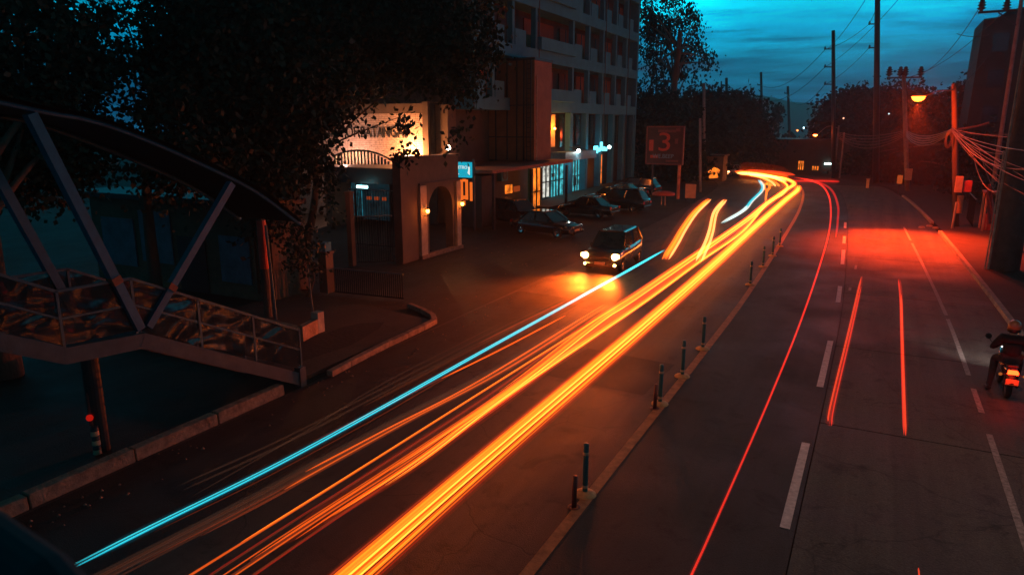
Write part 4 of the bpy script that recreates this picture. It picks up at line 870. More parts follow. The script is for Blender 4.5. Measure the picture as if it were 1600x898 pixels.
# ================================================================ university wall with lettering
uw = thing('brick_sign_wall', 'lit brick wall with raised letters over the gate court', 'building', (-30,40,0)); YW = 40.0
xr = PY(664,200,YW).x; xl = PY(455,200,YW).x; zt = PY(664,164,YW).z; zb0 = 3.4
part(MB().box(xl-3, xr, YW+.06, YW+1.1, 0, zt-.02), 'wall', M['mortar'], uw)
part(MB().box(xl-3.2, xr+.1, YW-.16, YW+1.25, zt-.55, zt+.1), 'cornice', M['plaster'], uw)
bw = MB(); z = zb0; row = 0
while z < zt-.62:
    x = xl+(row % 2)*.18
    while x < xr-.05:
        x2 = min(x+.345, xr); d = rnd.uniform(0,.022); bw.box(x, x2, YW-.01-d, YW+.06, z, z+.105); x += .36
    z += .125; row += 1
part(bw, 'brickwork', M['brick'], uw, kind='stuff')
part(MB().box(xr+.003, xr+.45, YW-.3, YW+1.2, 0, zt+.2), 'corner_pier', M['plaster'], uw)
part(MB().box(xr+.453, xr+.75, YW-.05, YW+1.15, 0, zt+.1), 'dark_pier', M['dark'], uw)
part(MB().box(xr+.753, xr+1.7, YW+.15, YW+1.15, 0, zt), 'end_wall', M['plaster'], uw)
zt_ = PY(600,208,YW).z; xc_ = PY(639,208,YW).x
txl = text('UNIVERSITY OF BATANGAS', 1.05, (xc_, YW-.075, zt_), (R(90),0,0), M['bronze'], uw, 'lettering', .025, 'RIGHT', 1.03, 1.0)
bpy.context.view_layer.update(); want = PY(639,208,YW).x-PY(468,208,YW).x; txl.scale = (want/max(txl.dimensions.x,.01),)+(1,1)
fpos = Vector((PY(650,240,YW).x, YW-1.0, PY(650,240,YW).z-.1))
fl2 = thing('floodlight', 'bright floodlight hidden at the right foot of the brick sign wall', 'lamp', tuple(fpos)); part(MB().box(fpos.x-.2,fpos.x+.2,fpos.y-.1,fpos.y+.1,fpos.z-.25,fpos.z-.02), 'housing', M['dark'], fl2); part(MB().box(fpos.x-.16,fpos.x+.16,fpos.y-.06,fpos.y+.06,fpos.z-.018,fpos.z), 'lamp_lens', emis('flood lens', (1,.75,.5), 20), fl2)
lamp('flood_light', fpos+Vector((0,-.0,.2)), 2300, (1,.33,.11), 'POINT', .15, fl2)
lamp('flood_light', Vector((PY(560,250,YW).x, YW-1.6, 4.2)), 600, (1,.48,.34), 'POINT', .15, fl2)
# fan shaped grille in front
fg = thing('fan_grille', 'arched white grille of upright slats above the gate', 'grille', (-26,34,4)); Yg = 36.0
n = 17
for k in range(n):
    f = (k+.5)/n; px = 522+88*f; topy = 236+20*abs(f-.42)**2*2.6; b0 = PY(px, 257, Yg); t0_ = PY(px, topy, Yg); part(MB().box(b0.x-.06, b0.x+.06, Yg-.05, Yg+.02, b0.z, t0_.z), 'slat', M['rail'], fg)
part(MB().tube([PY(520+95*k/10, 235+20*abs(k/10-.42)**2*2.6, Yg) for k in range(11)], .06, 6), 'arched_rail', M['steel_white'], fg)
# gatehouse under it
gh = thing('gatehouse', 'dark gatehouse with a cyan lit slatted window under the brick wall', 'building', (-27,36,0))
ghl, ghr, ghz = PY(505,250,35.5).x, PY(626,250,35.5).x, PY(560,262,35.5).z
part(MB().box(ghl, ghr, 35.5, 39.5, 2.9, ghz), 'upper_wall', M['dark'], gh); part(MB().box(ghl, ghl+.5, 35.5, 39.5, 0, 2.897), 'pier', M['plaster'], gh)
xa, xb_ = PY(549,320,37.5).x, PY(566,320,37.5).x; xd = PY(608,320,37.5).x
w_ = part(MB().box(xa, xb_, 37.5, 37.6, .5, 2.7), 'window', emis('cyan lit curtain', (.04,.40,.55), .28, .8, 3), gh)
for k in range(7): x = xa+(xb_-xa)*(k+.5)/7; part(MB().box(x-.02, x+.02, 37.42, 37.49, .5, 2.7), 'glazing_bar', M['iron'], w_)
part(MB().box(xb_+.05, xd, 37.5, 37.6, .3, 2.75), 'dim_window', emis('dim teal glass', (.01,.05,.07), .35, .5, 2), gh)
part(MB().box(ghl+.5, ghr, 39.3, 39.5, 0, 2.897), 'back_wall', M['hotel_dark'], gh)
part(MB().box(PY(557,293,35.2).x, PY(573,290,35.2).x, 35.2, 35.3, PY(565,294,35.2).z, PY(565,290,35.2).z), 'tube_lamp', emis('tube lamp', (.5,1,1), 9), gh)
lamp('tube_light', (PY(565,294,34.9).x, 34.9, 3.0), 7, (.3,.9,1), 'POINT', .2, gh)
for k in range(3): part(MB().box(PY(572+12*k,305,35.3).x, PY(578+12*k,305,35.3).x, 35.35, 35.45, PY(572,312,35.3).z, PY(572,307,35.3).z), 'notice_light', emis('small amber notice', (1,.14,.03), .35), gh)

# ================================================================ hotel block
ht = thing('hotel_block', 'tall pale hotel building with rows of recessed balconies', 'building', (-28, 58, 0))
XF = -24.0; ROOF = 27.0
colsY = [41.3, 43.7, 46.7, 50.5, 57.8, 61.5, 65.1, 68.7, 71.9, 75.2]
fl_z = [7.5, 11.2, 14.95, 18.7, 22.5]
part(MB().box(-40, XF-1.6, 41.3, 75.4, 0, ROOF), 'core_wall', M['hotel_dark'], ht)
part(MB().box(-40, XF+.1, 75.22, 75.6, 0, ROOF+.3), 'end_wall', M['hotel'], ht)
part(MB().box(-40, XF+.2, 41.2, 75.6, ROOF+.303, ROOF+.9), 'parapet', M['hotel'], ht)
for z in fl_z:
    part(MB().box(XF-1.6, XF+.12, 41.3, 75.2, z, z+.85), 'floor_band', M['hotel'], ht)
for i, y in enumerate(colsY[:-1]):
    part(MB().box(XF-.35, XF+.05, y-.17, y+.17, 7.6, ROOF), 'column', M['hotel'], ht)
glassm = M['glass']
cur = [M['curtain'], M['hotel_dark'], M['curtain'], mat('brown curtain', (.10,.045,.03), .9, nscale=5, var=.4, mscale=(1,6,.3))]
for z in fl_z:
    for i in range(len(colsY)-1):
        ya_, yb_ = colsY[i]+.17, colsY[i+1]-.17; wy = yb_-ya_
        if wy < 5: part(MB().box(XF-.25, XF+.10, ya_, ya_+wy*.5, z+.853, z+1.95), 'balcony_box', M['hotel'], ht)
        else: part(MB().box(XF-.05, XF+.4, ya_, yb_, z+.853, z+1.75), 'balcony_front', M['hotel'], ht)
        dw = part(MB().box(XF-1.59, XF-1.5, ya_+wy*.12, ya_+wy*.92, z+.86, z+3.3), 'window', cur[(i*7+int(z)) % 4], ht)
        part(MB().box(XF-1.5, XF-1.44, ya_+wy*.5-.03, ya_+wy*.5+.03, z+.86, z+3.3), 'mullion', M['steel'], dw)
for (i_, z_) in ((2,11.2),(4,7.5),(4,14.95),(5,11.2),(6,7.5),(6,14.95),(7,11.2),(8,7.5),(3,14.95),(1,14.95)):
    y_ = (colsY[i_]+colsY[i_+1])/2+.5; a_ = part(MB().box(XF-1.0, XF-.55, y_-.4, y_+.4, z_+.86, z_+1.45), 'air_conditioner', M['steel_white'], ht, bevel=.02)
    part(MB().lathe([(.22,0),(.2,.02),(.04,.01)], c=(XF-.55,y_,z_+1.15), n=12, axis='x'), 'fan_guard', M['dark'], a_)
for i_ in (3, 6, 8): part(MB().tube([(XF+.12,colsY[i_]+.3,0.2),(XF+.12,colsY[i_]+.3,ROOF)], .06, 6), 'drain_pipe', M['steel_white'], ht)
# lower storeys: tall columns, dark teal glazing
for i in range(3, len(colsY)):
    y = colsY[i]; part(MB().box(XF-.5, XF, y-.28, y+.28, 0, 7.49), 'tall_column', M['hotel'], ht)
for i in range(4, len(colsY)-1):
    ya_, yb_ = colsY[i]+.3, colsY[i+1]-.3
    wi = part(MB().box(XF-1.3, XF-1.2, ya_, yb_, 4.6, 7.4), 'upper_glazing', mat('teal tinted glass', (.02,.09,.10), .1, nscale=2, spec=.8), ht)
    for k in range(1, 3): y = ya_+(yb_-ya_)*k/3; part(MB().box(XF-1.2, XF-1.12, y-.03, y+.03, 4.6, 7.4), 'mullion', M['steel_white'], wi)
# orange lit recess and wall lamp
yo0, yo1 = PX(863,210,XF).y, PX(875,210,XF).y
part(MB().box(XF-.5, XF-.45, yo0, yo1, 4.7, 7.3), 'lit_recess', mat('ochre wall', (.55,.35,.14), .8), ht)
part(MB().lathe([(0,.1),(.1,.05),(.1,-.05),(0,-.1)], c=(XF+.15, yo0+.1, PX(863,201,XF).z), n=10), 'wall_lamp', emis('wall lamp', (1,.3,.05), 30), ht)
lamp('wall_light', (XF+.25, yo0+.9, 6.3), 420, (1,.22,.03), 'POINT', .1, ht)
# shopfront
zs = PX(868,247,XF).z
part(MB().box(XF-.3, XF+1.0, PX(866,245,XF).y, PX(916,240,XF).y, PX(880,250,XF).z, PX(880,237,XF).z), 'shop_fascia', mat('blue fascia', (.10,.22,.30), .5), ht)
def shop(px0, px1, z0, z1, m, X_=XF-.6, bars=3):
    ya_, yb_ = PX(px0,280,X_).y, PX(px1,280,X_).y; w_ = part(MB().box(X_-.05, X_, ya_, yb_, z0, z1), 'shop_window', m, ht)
    for k in range(bars+1): y = ya_+(yb_-ya_)*k/max(bars,1); part(MB().box(X_+.003, X_+.1, y-.04, y+.04, z0, z1), 'mullion', M['steel_white'], w_)
    part(MB().box(X_+.003, X_+.08, ya_, yb_, (z0+z1)*.42, (z0+z1)*.42+.08), 'transom', M['dark'], w_); return w_
shop(846,858,.6,3.7,LIT_W,bars=2); shop(859,872,.5,3.8,LIT_C,bars=3); shop(873,880,.5,3.9,LIT_C,bars=1); shop(881,892,.6,3.9,LIT_O,bars=2); shop(893,905,.6,4.0,LIT_C,bars=3); shop(831,844,.3,3.3,LIT_O,X_=-23.0,bars=2)
shop(931,940,.8,3.6,LIT_O,bars=2)
for (p0,p1,zz0,zz1) in ((862,866,2.2,2.5),(884,889,2.6,3.3),(896,900,1.1,1.9)): part(MB().box(XF-.52, XF-.47, PX(p0,280,XF-.5).y, PX(p1,280,XF-.5).y, zz0, zz1), 'poster', M['dark'], ht)
lamp('shop_light', (XF+.8, PX(884,280,XF).y, 3.3), 80, (.25,.85,1.0), 'POINT', .3, ht)
# ramp walkway
rp = MB(); ry0, ry1 = 48.5, 76; rp.hexa([(-24.2,ry0,0),(-21.8,ry0,0),(-21.8,ry1,0),(-24.2,ry1,0)], [(-24.2,ry0,.45),(-21.8,ry0,.45),(-21.8,ry1,.9),(-24.2,ry1,.9)]); struct(rp, 'shop_walkway', M['paving'])
# outdoor lamps and cyan sign
def globe(label, px, py, X_, e, c_, zp=None, es=30, r=.16):
    p = PX(px, py, X_); o = thing('wall_lamp', label, 'lamp', tuple(p)); part(MB().lathe([(0,r),(r*.7,r*.7),(r,0),(r*.7,-r*.7),(0,-r)], c=tuple(p), n=12), 'lamp_lens', emis('lens %d' % px, c_, es), o, smooth=True)
    part(MB().bar(p+Vector((0,0,r*.7)), p+Vector((-.9,0,r*2)), .05), 'bracket', M['dark'], o); lamp('lamp_light', p+Vector((.3,0,-.1)), e, c_, 'POINT', .15, o); return o
globe('white lamp over the right end of the lit shopfront', 904, 236, -22.9, 45, (.85,.95,.85))
globe('white lamp right of the cyan shop sign', 952, 230, -22.9, 16, (.7,.95,.9))
cs = thing('shop_sign', 'glowing cyan channel letter sign between the two white lamps', 'sign', tuple(PX(937,232,-23.2))); cm = emis('cyan sign', (.15,.85,1), 3.5)
for (p0, p1, ya_, yb_) in ((928,934,240,228), (935,938,237,231), (938,941,235,222), (941,944,236,229), (945,948,236,230)):
    a, c_ = PX(p0,ya_,-23.2), PX(p1,yb_,-23.2); part(MB().box(-23.25,-23.15,a.y,c_.y,a.z,c_.z), 'sign_letter', cm, cs)
lamp('sign_light', PX(938,238,-22.6), 6, (.2,.85,1), 'POINT', .3, cs)

# annex with ribs
an = thing('annex', 'blank rust brown annex with vertical ribs in front of the hotel', 'building', (-24,46,4))
ax0, ax1 = -29.0, PY(835,150,46).x; az0_, az1_ = 4.0, PY(835,94,46).z; ay1 = PX(861,200,ax1).y
part(MB().box(ax0, ax1, 46, ay1, az0_, az1_), 'wall', M['annex'], an)
part(MB().box(ax0, ax1+.08, 45.9, ay1+.05, az1_+.003, az1_+.18), 'coping', M['dark'], an)
for px in (745, 763, 775, 793, 808, 819): x = PY(px,150,46).x; part(MB().box(x-.04, x+.04, 45.9, 45.997, az0_, az1_), 'rib', M['dark'], an)
for zz in (5.6, 7.8): part(MB().box(ax0, ax1, 45.93, 45.996, zz, zz+.07), 'rail', M['dark'], an)
xa_, xb2 = PY(826,150,46).x, PY(832,150,46).x
for x in (xa_, xb2): part(MB().box(x-.03,x+.03,45.7,45.76,az0_,az1_), 'ladder_rail', M['dark'], an)
for k in range(20): z = az0_+.3+k*.33; part(MB().box(xa_+.03, xb2-.03, 45.71, 45.75, z, z+.04), 'rung', M['dark'], an)
part(MB().box(ax1+.003, ax1+.06, 46.3, 46.38, az0_, az1_-1.0), 'drain_pipe', M['kerb'], an)
cn = thing('canopy', 'dark flat canopy over the shops below the annex', 'canopy', (-24,44,4)); part(MB().hexa([(-30,38.5,3.55),(-21.2,38.5,3.55),(-20.6,50,3.75),(-30,50,3.75)], [(-30,38.5,3.75),(-21.2,38.5,3.75),(-20.6,50,3.95),(-30,50,3.95)]), 'roof_slab', mat('rusty fascia', (.22,.08,.05), .8), cn)
for (x, y) in ((-21.4,39), (-21.2,44), (-20.9,49.5)): part(MB().box(x-.08,x+.08,y-.08,y+.08,0,3.55), 'prop', M['dark'], cn)
sp = thing('shop_row', 'dark shop row with a few amber windows beneath the canopy', 'building', (-25,45,0))
part(MB().box(-30,-24.6,40.5,49,0,3.5), 'wall', M['hotel_dark'], sp)
for (pxa,pxb,pya,pyb,m) in ((789,799,262,268,LIT_O),(790,800,288,303,LIT_O),(803,812,290,300,emis('dull amber', (1,.15,.03), .35)),(750,758,289,293,emis('dull amber', (1,.15,.03), .35)),(762,767,289,293,emis('dull amber', (1,.15,.03), .35)),(790,799,258,261,emis('white strip', (.6,1,1), 2))):
    a, c_ = PX(pxa,pyb,-24.55), PX(pxb,pya,-24.55); part(MB().box(-24.597,-24.52,a.y,c_.y,a.z,c_.z), 'window', m, sp)
acu = PX(787,274,-24.3); part(MB().box(-24.59,-24.2,acu.y-.5,acu.y+.5,acu.z-.4,acu.z+.4), 'air_conditioner', M['hotel'], sp, bevel=.03)
part(MB().lathe([(.33,0),(.33,.03),(.28,.03),(.05,.02)], c=(-24.19,acu.y,acu.z), n=16, axis='x'), 'fan_guard', M['dark'], sp)
# lightbox sign and lit door
lb = thing('lightbox_sign', 'cyan lightbox sign with white lettering beside the gate wall', 'sign', tuple(T(723,265,42)))
a, c_ = PY(711,277,38), PY(736,254,38); part(MB().box(a.x,c_.x,38,38.25,a.z,c_.z), 'lightbox', emis('cyan lightbox', (.01,.52,.72), 1.0), lb)
part(MB().box(c_.x+.05,c_.x+.17,38.05,38.2,0,c_.z+.2), 'sign_post', M['steel_white'], lb)
wl = emis('sign white', (.9,1,.9), 1.2)
text('METRO', .27, ((a.x+c_.x)/2-.12, 37.985, a.z+(c_.z-a.z)*.66), (R(90),0,0), wl, lb, 'lettering', .006)
part(MB().poly((c_.x-.22,37.99,c_.z-.08),(c_.x-.08,37.99,c_.z-.3),(c_.x-.1,37.99,a.z+.15),(c_.x-.26,37.99,a.z+.28),(c_.x-.2,37.99,a.z+.5)), 'white_figure', wl, lb)
part(MB().poly((a.x+.04,37.99,a.z+.12),(a.x+.34,37.99,a.z+.2),(a.x+.1,37.99,a.z+.32)), 'white_mark', wl, lb)
lamp('sign_light', ((a.x+c_.x)/2, 37.5, (a.z+c_.z)/2), 8, (.1,.8,1), 'POINT', .2, lb)
ld = thing('lit_booth', 'small booth with orange lit door frame under the lightbox', 'booth', (a.x+.5,39,0))
part(MB().box(a.x-.2, c_.x+.05, 39.2, 41, 0, 3.3), 'wall', M['hotel_dark'], ld)
for (p0,p1,q0,q1) in ((712,716,287,312), (719,722,281,320), (727,730,281,312), (722,727,280,284), (720,730,306,311), (720,726,314,321), (734,738,285,314)):
    u, v = PY(p0,q1,39.1), PY(p1,q0,39.1); part(MB().box(u.x,v.x,39.12,39.197,max(u.z,.05),v.z), 'lit_strip', emis('amber strip', (1,.17,.02), 1.2), ld)

# ================================================================ advertising sign
ad = thing('advertising_sign', 'dim red billboard with a large figure 3 on a pole', 'billboard', (-16.5,64,0)); Ya = 63.0
a, c_ = PY(1010,255,Ya), PY(1068,199,Ya)
fr = part(MB().box(a.x,c_.x,Ya,Ya+.2,a.z,c_.z), 'panel', mat('dark red print', (.04,.01,.008), .6, nscale=.8, var=.7), ad)
for (x0_,x1_,z0_,z1_) in ((a.x-.08,c_.x+.08,c_.z,c_.z+.1),(a.x-.08,c_.x+.08,a.z-.1,a.z)): part(MB().box(x0_,x1_,Ya-.06,Ya+.26,z0_,z1_), 'frame_bar', M['redpl'], ad)
for (x0_,x1_) in ((a.x-.1,a.x),(c_.x,c_.x+.1)): part(MB().box(x0_,x1_,Ya-.06,Ya+.26,a.z-.097,c_.z+.097), 'frame_bar', M['redpl'], ad)
orange = mat('orange print', (.40,.05,.02), .6); bluep = mat('blue print', (.10,.25,.32), .6)
cxm = (a.x+c_.x)/2
text('3', 2.3, (cxm,Ya-.02,a.z+(c_.z-a.z)*.57), (R(90),0,0), orange, ad, 'numeral', .01, xs=1.25)
text('WE.BEEP', .5, (cxm-.1,Ya-.02,a.z+(c_.z-a.z)*.20), (R(90),0,0), bluep, ad, 'lettering', .01)
for (u,v,s1,s2) in ((.06,.35,.12,.3),(.1,.15,.22,.08),(.78,.55,.09,.14),(.3,.86,.5,.07),(.55,.05,.35,.05),(.8,.88,.12,.1)):
    x = a.x+(c_.x-a.x)*u; z = a.z+(c_.z-a.z)*v; part(MB().box(x, x+(c_.x-a.x)*s1, Ya-.008, Ya-.003, z, z+(c_.z-a.z)*s2), 'print_patch', orange if u < .3 and v < .5 else M['redpl'], ad)
g = PY(1058,300,Ya); part(MB().tube([(g.x,Ya+.35,0),(g.x,Ya+.35,c_.z)], .15, 10), 'pole', mat('orange striped pole', (.40,.14,.07), .7, nscale=1.5, var=.6), ad)
part(MB().tube([(a.x+.5,Ya+.35,0),(a.x+.5,Ya+.35,c_.z)], .08, 8), 'pole', M['dark'], ad)
sb = thing('standing_board', 'small orange board standing on legs at the roadside', 'sign', tuple(G(1078,316))); g = G(1078,316); w2 = .45
part(MB().box(g.x-w2,g.x+w2,g.y-.03,g.y+.03,.35,1.55), 'board', M['board'], sb); 
for s_ in (-1,1): part(MB().box(g.x+s_*w2*.8-.03,g.x+s_*w2*.8+.03,g.y+.033,g.y+.08,0,1.5), 'leg', M['dark'], sb)
tb = thing('roadside_stall', 'small roadside stall table with rounded top on two legs', 'table', tuple(G(1036,320))); g = G(1036,320)
part(MB().lathe([(0,1.15),(.5,1.12),(.9,1.0),(.95,.85),(.9,.8)], c=tuple(g), n=18), 'table_top', mat('red brown cloth', (.35,.08,.05), .7), tb, smooth=True)
for s_ in (-.15,.15): part(MB().tube([g+Vector((s_,0,0)), g+Vector((s_,0,.85))], .04, 6), 'leg', M['board'], tb)
for (lb_, px, py, py2, r_) in (('slim pole standing right of the billboard', 1094, 300, 185, .12), ('slim pole by the orange doorway at the left roadside', 1100, 282, 130, .16)):
    g = G(px,py); pole(lb_, tuple(g), tuple(PY(px,py2,g.y)), r_*1.2, r_, M['concrete_pole'])
# orange lit kiosk and far buildings
ks = thing('kiosk', 'small kiosk with an orange lit front on the left before the bend', 'kiosk', tuple(G(1112,283))); g = G(1112,283)
part(MB().box(g.x-1.2,g.x+1.2,g.y,g.y+2.5,0,2.9), 'wall', M['beige'], ks); part(MB().box(g.x-1.4,g.x+1.4,g.y-.5,g.y+2.7,2.903,3.05), 'roof', M['dark'], ks)
part(MB().poly((g.x-.3,g.y-.02,.3),(g.x+.7,g.y-.02,.4),(g.x+.9,g.y-.02,1.3),(g.x+.3,g.y-.02,1.7),(g.x-.5,g.y-.02,1.1)), 'lit_front', LIT_O, ks)
fb = thing('far_building', 'low far building with two orange lit doorways at the bend', 'building', (-8,112,0))
part(MB().box(-16,1,112,118,0,4.2), 'wall', M['hotel_dark'], fb); part(MB().box(-16.5,1.5,111.2,118.5,4.203,4.5), 'roof', M['dark'], fb)
for (p0,p1,q0,q1) in ((1246,1256,252,272), (1268,1279,260,274)):
    u, v = PY(p0,q1,111.9), PY(p1,q0,111.9); dd = part(MB().box(u.x,v.x,111.9,111.997,max(.1,u.z),v.z), 'doorway', LIT_O, fb)
    for k in (1,2): x = u.x+(v.x-u.x)*k/3; part(MB().box(x-.06,x+.06,111.8,111.89,max(.1,u.z),v.z), 'bar', M['dark'], dd)
u = PY(1294,256,111.8); part(MB().box(u.x-.5,u.x+.4,111.6,111.8,u.z-.12,u.z+.12), 'tube_lamp', emis('far tube', (.6,1,.95), 7), fb)
for (lb_, px, py, t_, c3, s3) in (('tiny white lamp right of the far lit doorways', 1320,257,112,(.6,1,1),10), ('tiny amber lamp on the dark slope', 1246,204,150,(1,.25,.05),8), ('tiny white lamp on the dark slope', 1256,200,150,(.6,.9,1),7), ('tiny amber lamp in the dark grove, left', 1318,185,90,(1,.5,.3),3), ('tiny pale lamp in the dark grove by the pole', 1389,178,88,(.5,.85,1),2), ('tiny pale lamp beside the dark tower', 1532,149,85,(1,.8,.6),3), ('small amber lamp low behind the road sign', 1394,281,86,(1,.3,.1),5), ('tiny amber lamp on the hotel side of the slope', 1183,229,140,(1,.5,.4),2.5)):
    p = T(px,py,t_); q = .0011*t_*1.3; tag(MB().lathe([(0,q),(q,0),(0,-q)], c=tuple(p), n=8).build('distant_lamp', emis('pin lamp %d' % px, c3, s3)), lb_, 'lamp')
# right roadside things
mk = thing('marker_post', 'short white marker post glowing at the roadside beyond the lamp', 'post', tuple(G(1355,290))); g = G(1355,294); part(MB().box(g.x-.14,g.x+.14,g.y-.1,g.y+.1,0,.9), 'shaft', mat('retroreflective orange', (.8,.5,.2), .5), mk); part(MB().box(g.x-.2,g.x+.2,g.y-.13,g.y+.13,.903,1.0), 'cap', M['board'], mk)
lamp('marker_light', (g.x-.3,g.y-1.5,1.4), 8, (1,.4,.08), 'POINT', .1, mk)
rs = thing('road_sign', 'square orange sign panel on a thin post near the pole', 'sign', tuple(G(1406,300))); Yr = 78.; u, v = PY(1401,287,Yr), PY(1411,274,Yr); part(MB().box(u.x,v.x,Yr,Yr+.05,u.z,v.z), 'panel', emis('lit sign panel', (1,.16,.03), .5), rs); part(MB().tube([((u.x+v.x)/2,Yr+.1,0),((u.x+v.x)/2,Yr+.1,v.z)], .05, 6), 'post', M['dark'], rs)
mk = thing('marker_post', 'short pale marker post just left of the meter box pole', 'post', (4.45,51.8,.14)); part(MB().tube([(4.45,51.8,.14),(4.5,51.8,1.8)], .07, 8), 'shaft', M['band'], mk)
# booth, gate panel, tarpaulin, fence
bo = thing('guard_booth', 'small open red booth behind the big post', 'booth', (6.6,52,.14))
for (x,y) in ((6.0,51.5),(7.4,51.5),(6.0,53),(7.4,53)): part(MB().box(x-.05,x+.05,y-.05,y+.05,.14,2.4), 'corner_post', M['board'], bo)
part(MB().box(5.9,7.5,51.4,53.1,2.403,2.52), 'roof', M['redpl'], bo); part(MB().box(6.06,7.34,51.46,51.52,.2,1.2), 'front_panel', M['redcloth'], bo)
for k in range(5): part(MB().box(6.15+.25*k,6.2+.25*k,51.44,51.457,.25,1.15), 'slat', M['board'], bo)
tp_ = thing('tarpaulin', 'crumpled red tarpaulin hanging against the big post', 'tarpaulin', (5.1,43,.14)); b = MB(); ps_ = []
q_ = [(1548,288),(1545,305),(1547,325),(1545,350)]; wdt = [.12,.22,.25,.3]
for i in range(3):
    for j in range(3):
        def TP(ii, jj): v = T(q_[ii][0]+jj*wdt[ii]*14-4, q_[ii][1], 37.9); return v+Vector((0,.06*math.sin(ii*3+jj*2.5),0))
        b.poly(TP(i,j), TP(i,j+1), TP(i+1,j+1), TP(i+1,j)); 
        b.poly(*[p+Vector((.01,.03,0)) for p in (TP(i,j), TP(i,j+1), TP(i+1,j+1), TP(i+1,j))])
part(b, 'sheet', M['redcloth'], tp_)
iron_fence('leaning red lit metal gate panel beyond the timber pole', (5.6,52.5,.14), (5.7,57.5,.14), 1.8, 14, name='iron_gate')
iron_fence('dark iron fence right of the big post', (6.3,30,.14), (6.6,37.2,.14), 1.7, 30)
for i, (px, py) in enumerate(((1440,356),(1452,354),(1462,357))):
    g = G(px,py); rr = random.Random(i); tag(MB().lathe([(0,.12),(.16,.1),(.22,0)], c=(g.x,g.y,.0), n=7).build('rubble_stone', M['kerb']), ['leftmost pale rubble stone at the kerb gap', 'middle pale rubble stone at the kerb gap', 'right pale rubble stone at the kerb gap'][i], 'stone')
vw = thing('boundary_wall', 'low dark boundary wall behind the sidewalk on the right', 'wall', (9.6,20,0))
for k in range(22): part(MB().box(9.6, 9.78, 8+3.0*k, 8+3.0*k+2.97, 0, 1.9+.04*(k % 3)), 'wall_panel', M['beige'], vw)
# tower at the right
tw = thing('dark_tower', 'tall dark building rising at the right edge behind the poles', 'building', (10,88,0)); p0 = T(1538,30,72); 
part(MB().hexa([(p0.x-.4,p0.y,0),(p0.x+13,p0.y,0),(p0.x+13,p0.y+9,0),(p0.x-.4,p0.y+9,0)], [(p0.x,p0.y,p0.z),(p0.x+13,p0.y,p0.z+1.2),(p0.x+13,p0.y+9,p0.z+1.2),(p0.x,p0.y+9,p0.z)]), 'wall', mat('dark concrete', (.028,.030,.030), .9, nscale=.6, var=.4), tw)
part(MB().hexa([(p0.x+1,p0.y+1,p0.z),(p0.x+9,p0.y+1,p0.z+.8),(p0.x+9,p0.y+6,p0.z+.8),(p0.x+1,p0.y+6,p0.z)], [(p0.x+2.2,p0.y+1.5,p0.z+.9),(p0.x+8,p0.y+1.5,p0.z+1.9),(p0.x+8,p0.y+5,p0.z+1.9),(p0.x+2.2,p0.y+5,p0.z+.9)]), 'roof', M['dark'], tw)
for f in range(4):
    for k in range(3): part(MB().box(p0.x+1+2.6*k, p0.x+2.4+2.6*k, p0.y-.03, p0.y+.02, 3+3.6*f, 4.8+3.6*f), 'window', M['glass'], tw)

# ================================================================ trees
def leaf_mesh(b, c, size, r_, droop=.4):
    d = Vector((r_.gauss(0,1), r_.gauss(0,1), r_.gauss(0,1)-droop)).normalized(); s_ = d.cross(Vector((r_.gauss(0,1), r_.gauss(0,1), r_.gauss(0,1)))).normalized()
    l = size*r_.uniform(.6,1.3); w_ = l*.32; b.poly(c, c+d*l*.5+s_*w_, c+d*l, c+d*l*.5-s_*w_)
def tree(label, base, top, r0, ells, nclus, nleaf, size, m, name='tree', cl=.5, droop=.4, seed=0, limbs=6, lim_r=.3, trunk=True):
    r_ = random.Random(seed); o = thing(name, label, 'tree', tuple(base)); base, top = Vector(base), Vector(top)
    if trunk:
        tb_ = MB(); mid = base.lerp(top,.5)+Vector((r_.uniform(-.3,.3),r_.uniform(-.3,.3),0)); tp2 = spline([base, mid, top], 4); tb_.tube(tp2, [r0*(1.15-.7*k/(len(tp2)-1)) for k in range(len(tp2))], 10)
        for k in range(limbs):
            c = ells[k % len(ells)][0]; s0 = base.lerp(top, r_.uniform(.45,.95)); e = Vector(c)+Vector((r_.uniform(-.6,.6)*ells[k % len(ells)][1][0], r_.uniform(-.6,.6)*ells[k % len(ells)][1][1], r_.uniform(-.3,.5)*ells[k % len(ells)][1][2]))
            md_ = s0.lerp(e,.5)+Vector((0,0,r_.uniform(0,.6))); pts_ = spline([s0, md_, e], 4); tb_.tube(pts_, [r0*lim_r*(1-.8*j/(len(pts_)-1)) for j in range(len(pts_))], 6)
        part(tb_, 'trunk', M['bark'], o, smooth=True)
    cb_ = MB(); tw_ = sum(e[1][0]*e[1][1]*e[1][2] for e in ells)
    for (c, rd) in ells:
        nc = max(3, int(nclus*rd[0]*rd[1]*rd[2]/tw_))
        for _ in range(nc):
            while True:
                u = Vector((r_.uniform(-1,1), r_.uniform(-1,1), r_.uniform(-1,1)))
                if .15 < u.length < 1: break
            u = u*(u.length**-.35 if u.length < .9 else 1); cc = Vector(c)+Vector((u.x*rd[0], u.y*rd[1], u.z*rd[2])); k_ = cl*r_.uniform(.5,1.4)
            for _ in range(int(nleaf*r_.uniform(.6,1.3))):
                leaf_mesh(cb_, cc+Vector((r_.gauss(0,k_), r_.gauss(0,k_), r_.gauss(0,k_*.8)-abs(r_.gauss(0,k_*droop)))), size, r_, droop)
    part(cb_, 'crown', m, o); return o
def E_(px, py, t_, rx, ry, rz): return (T(px, py, t_), (rx, ry, rz))
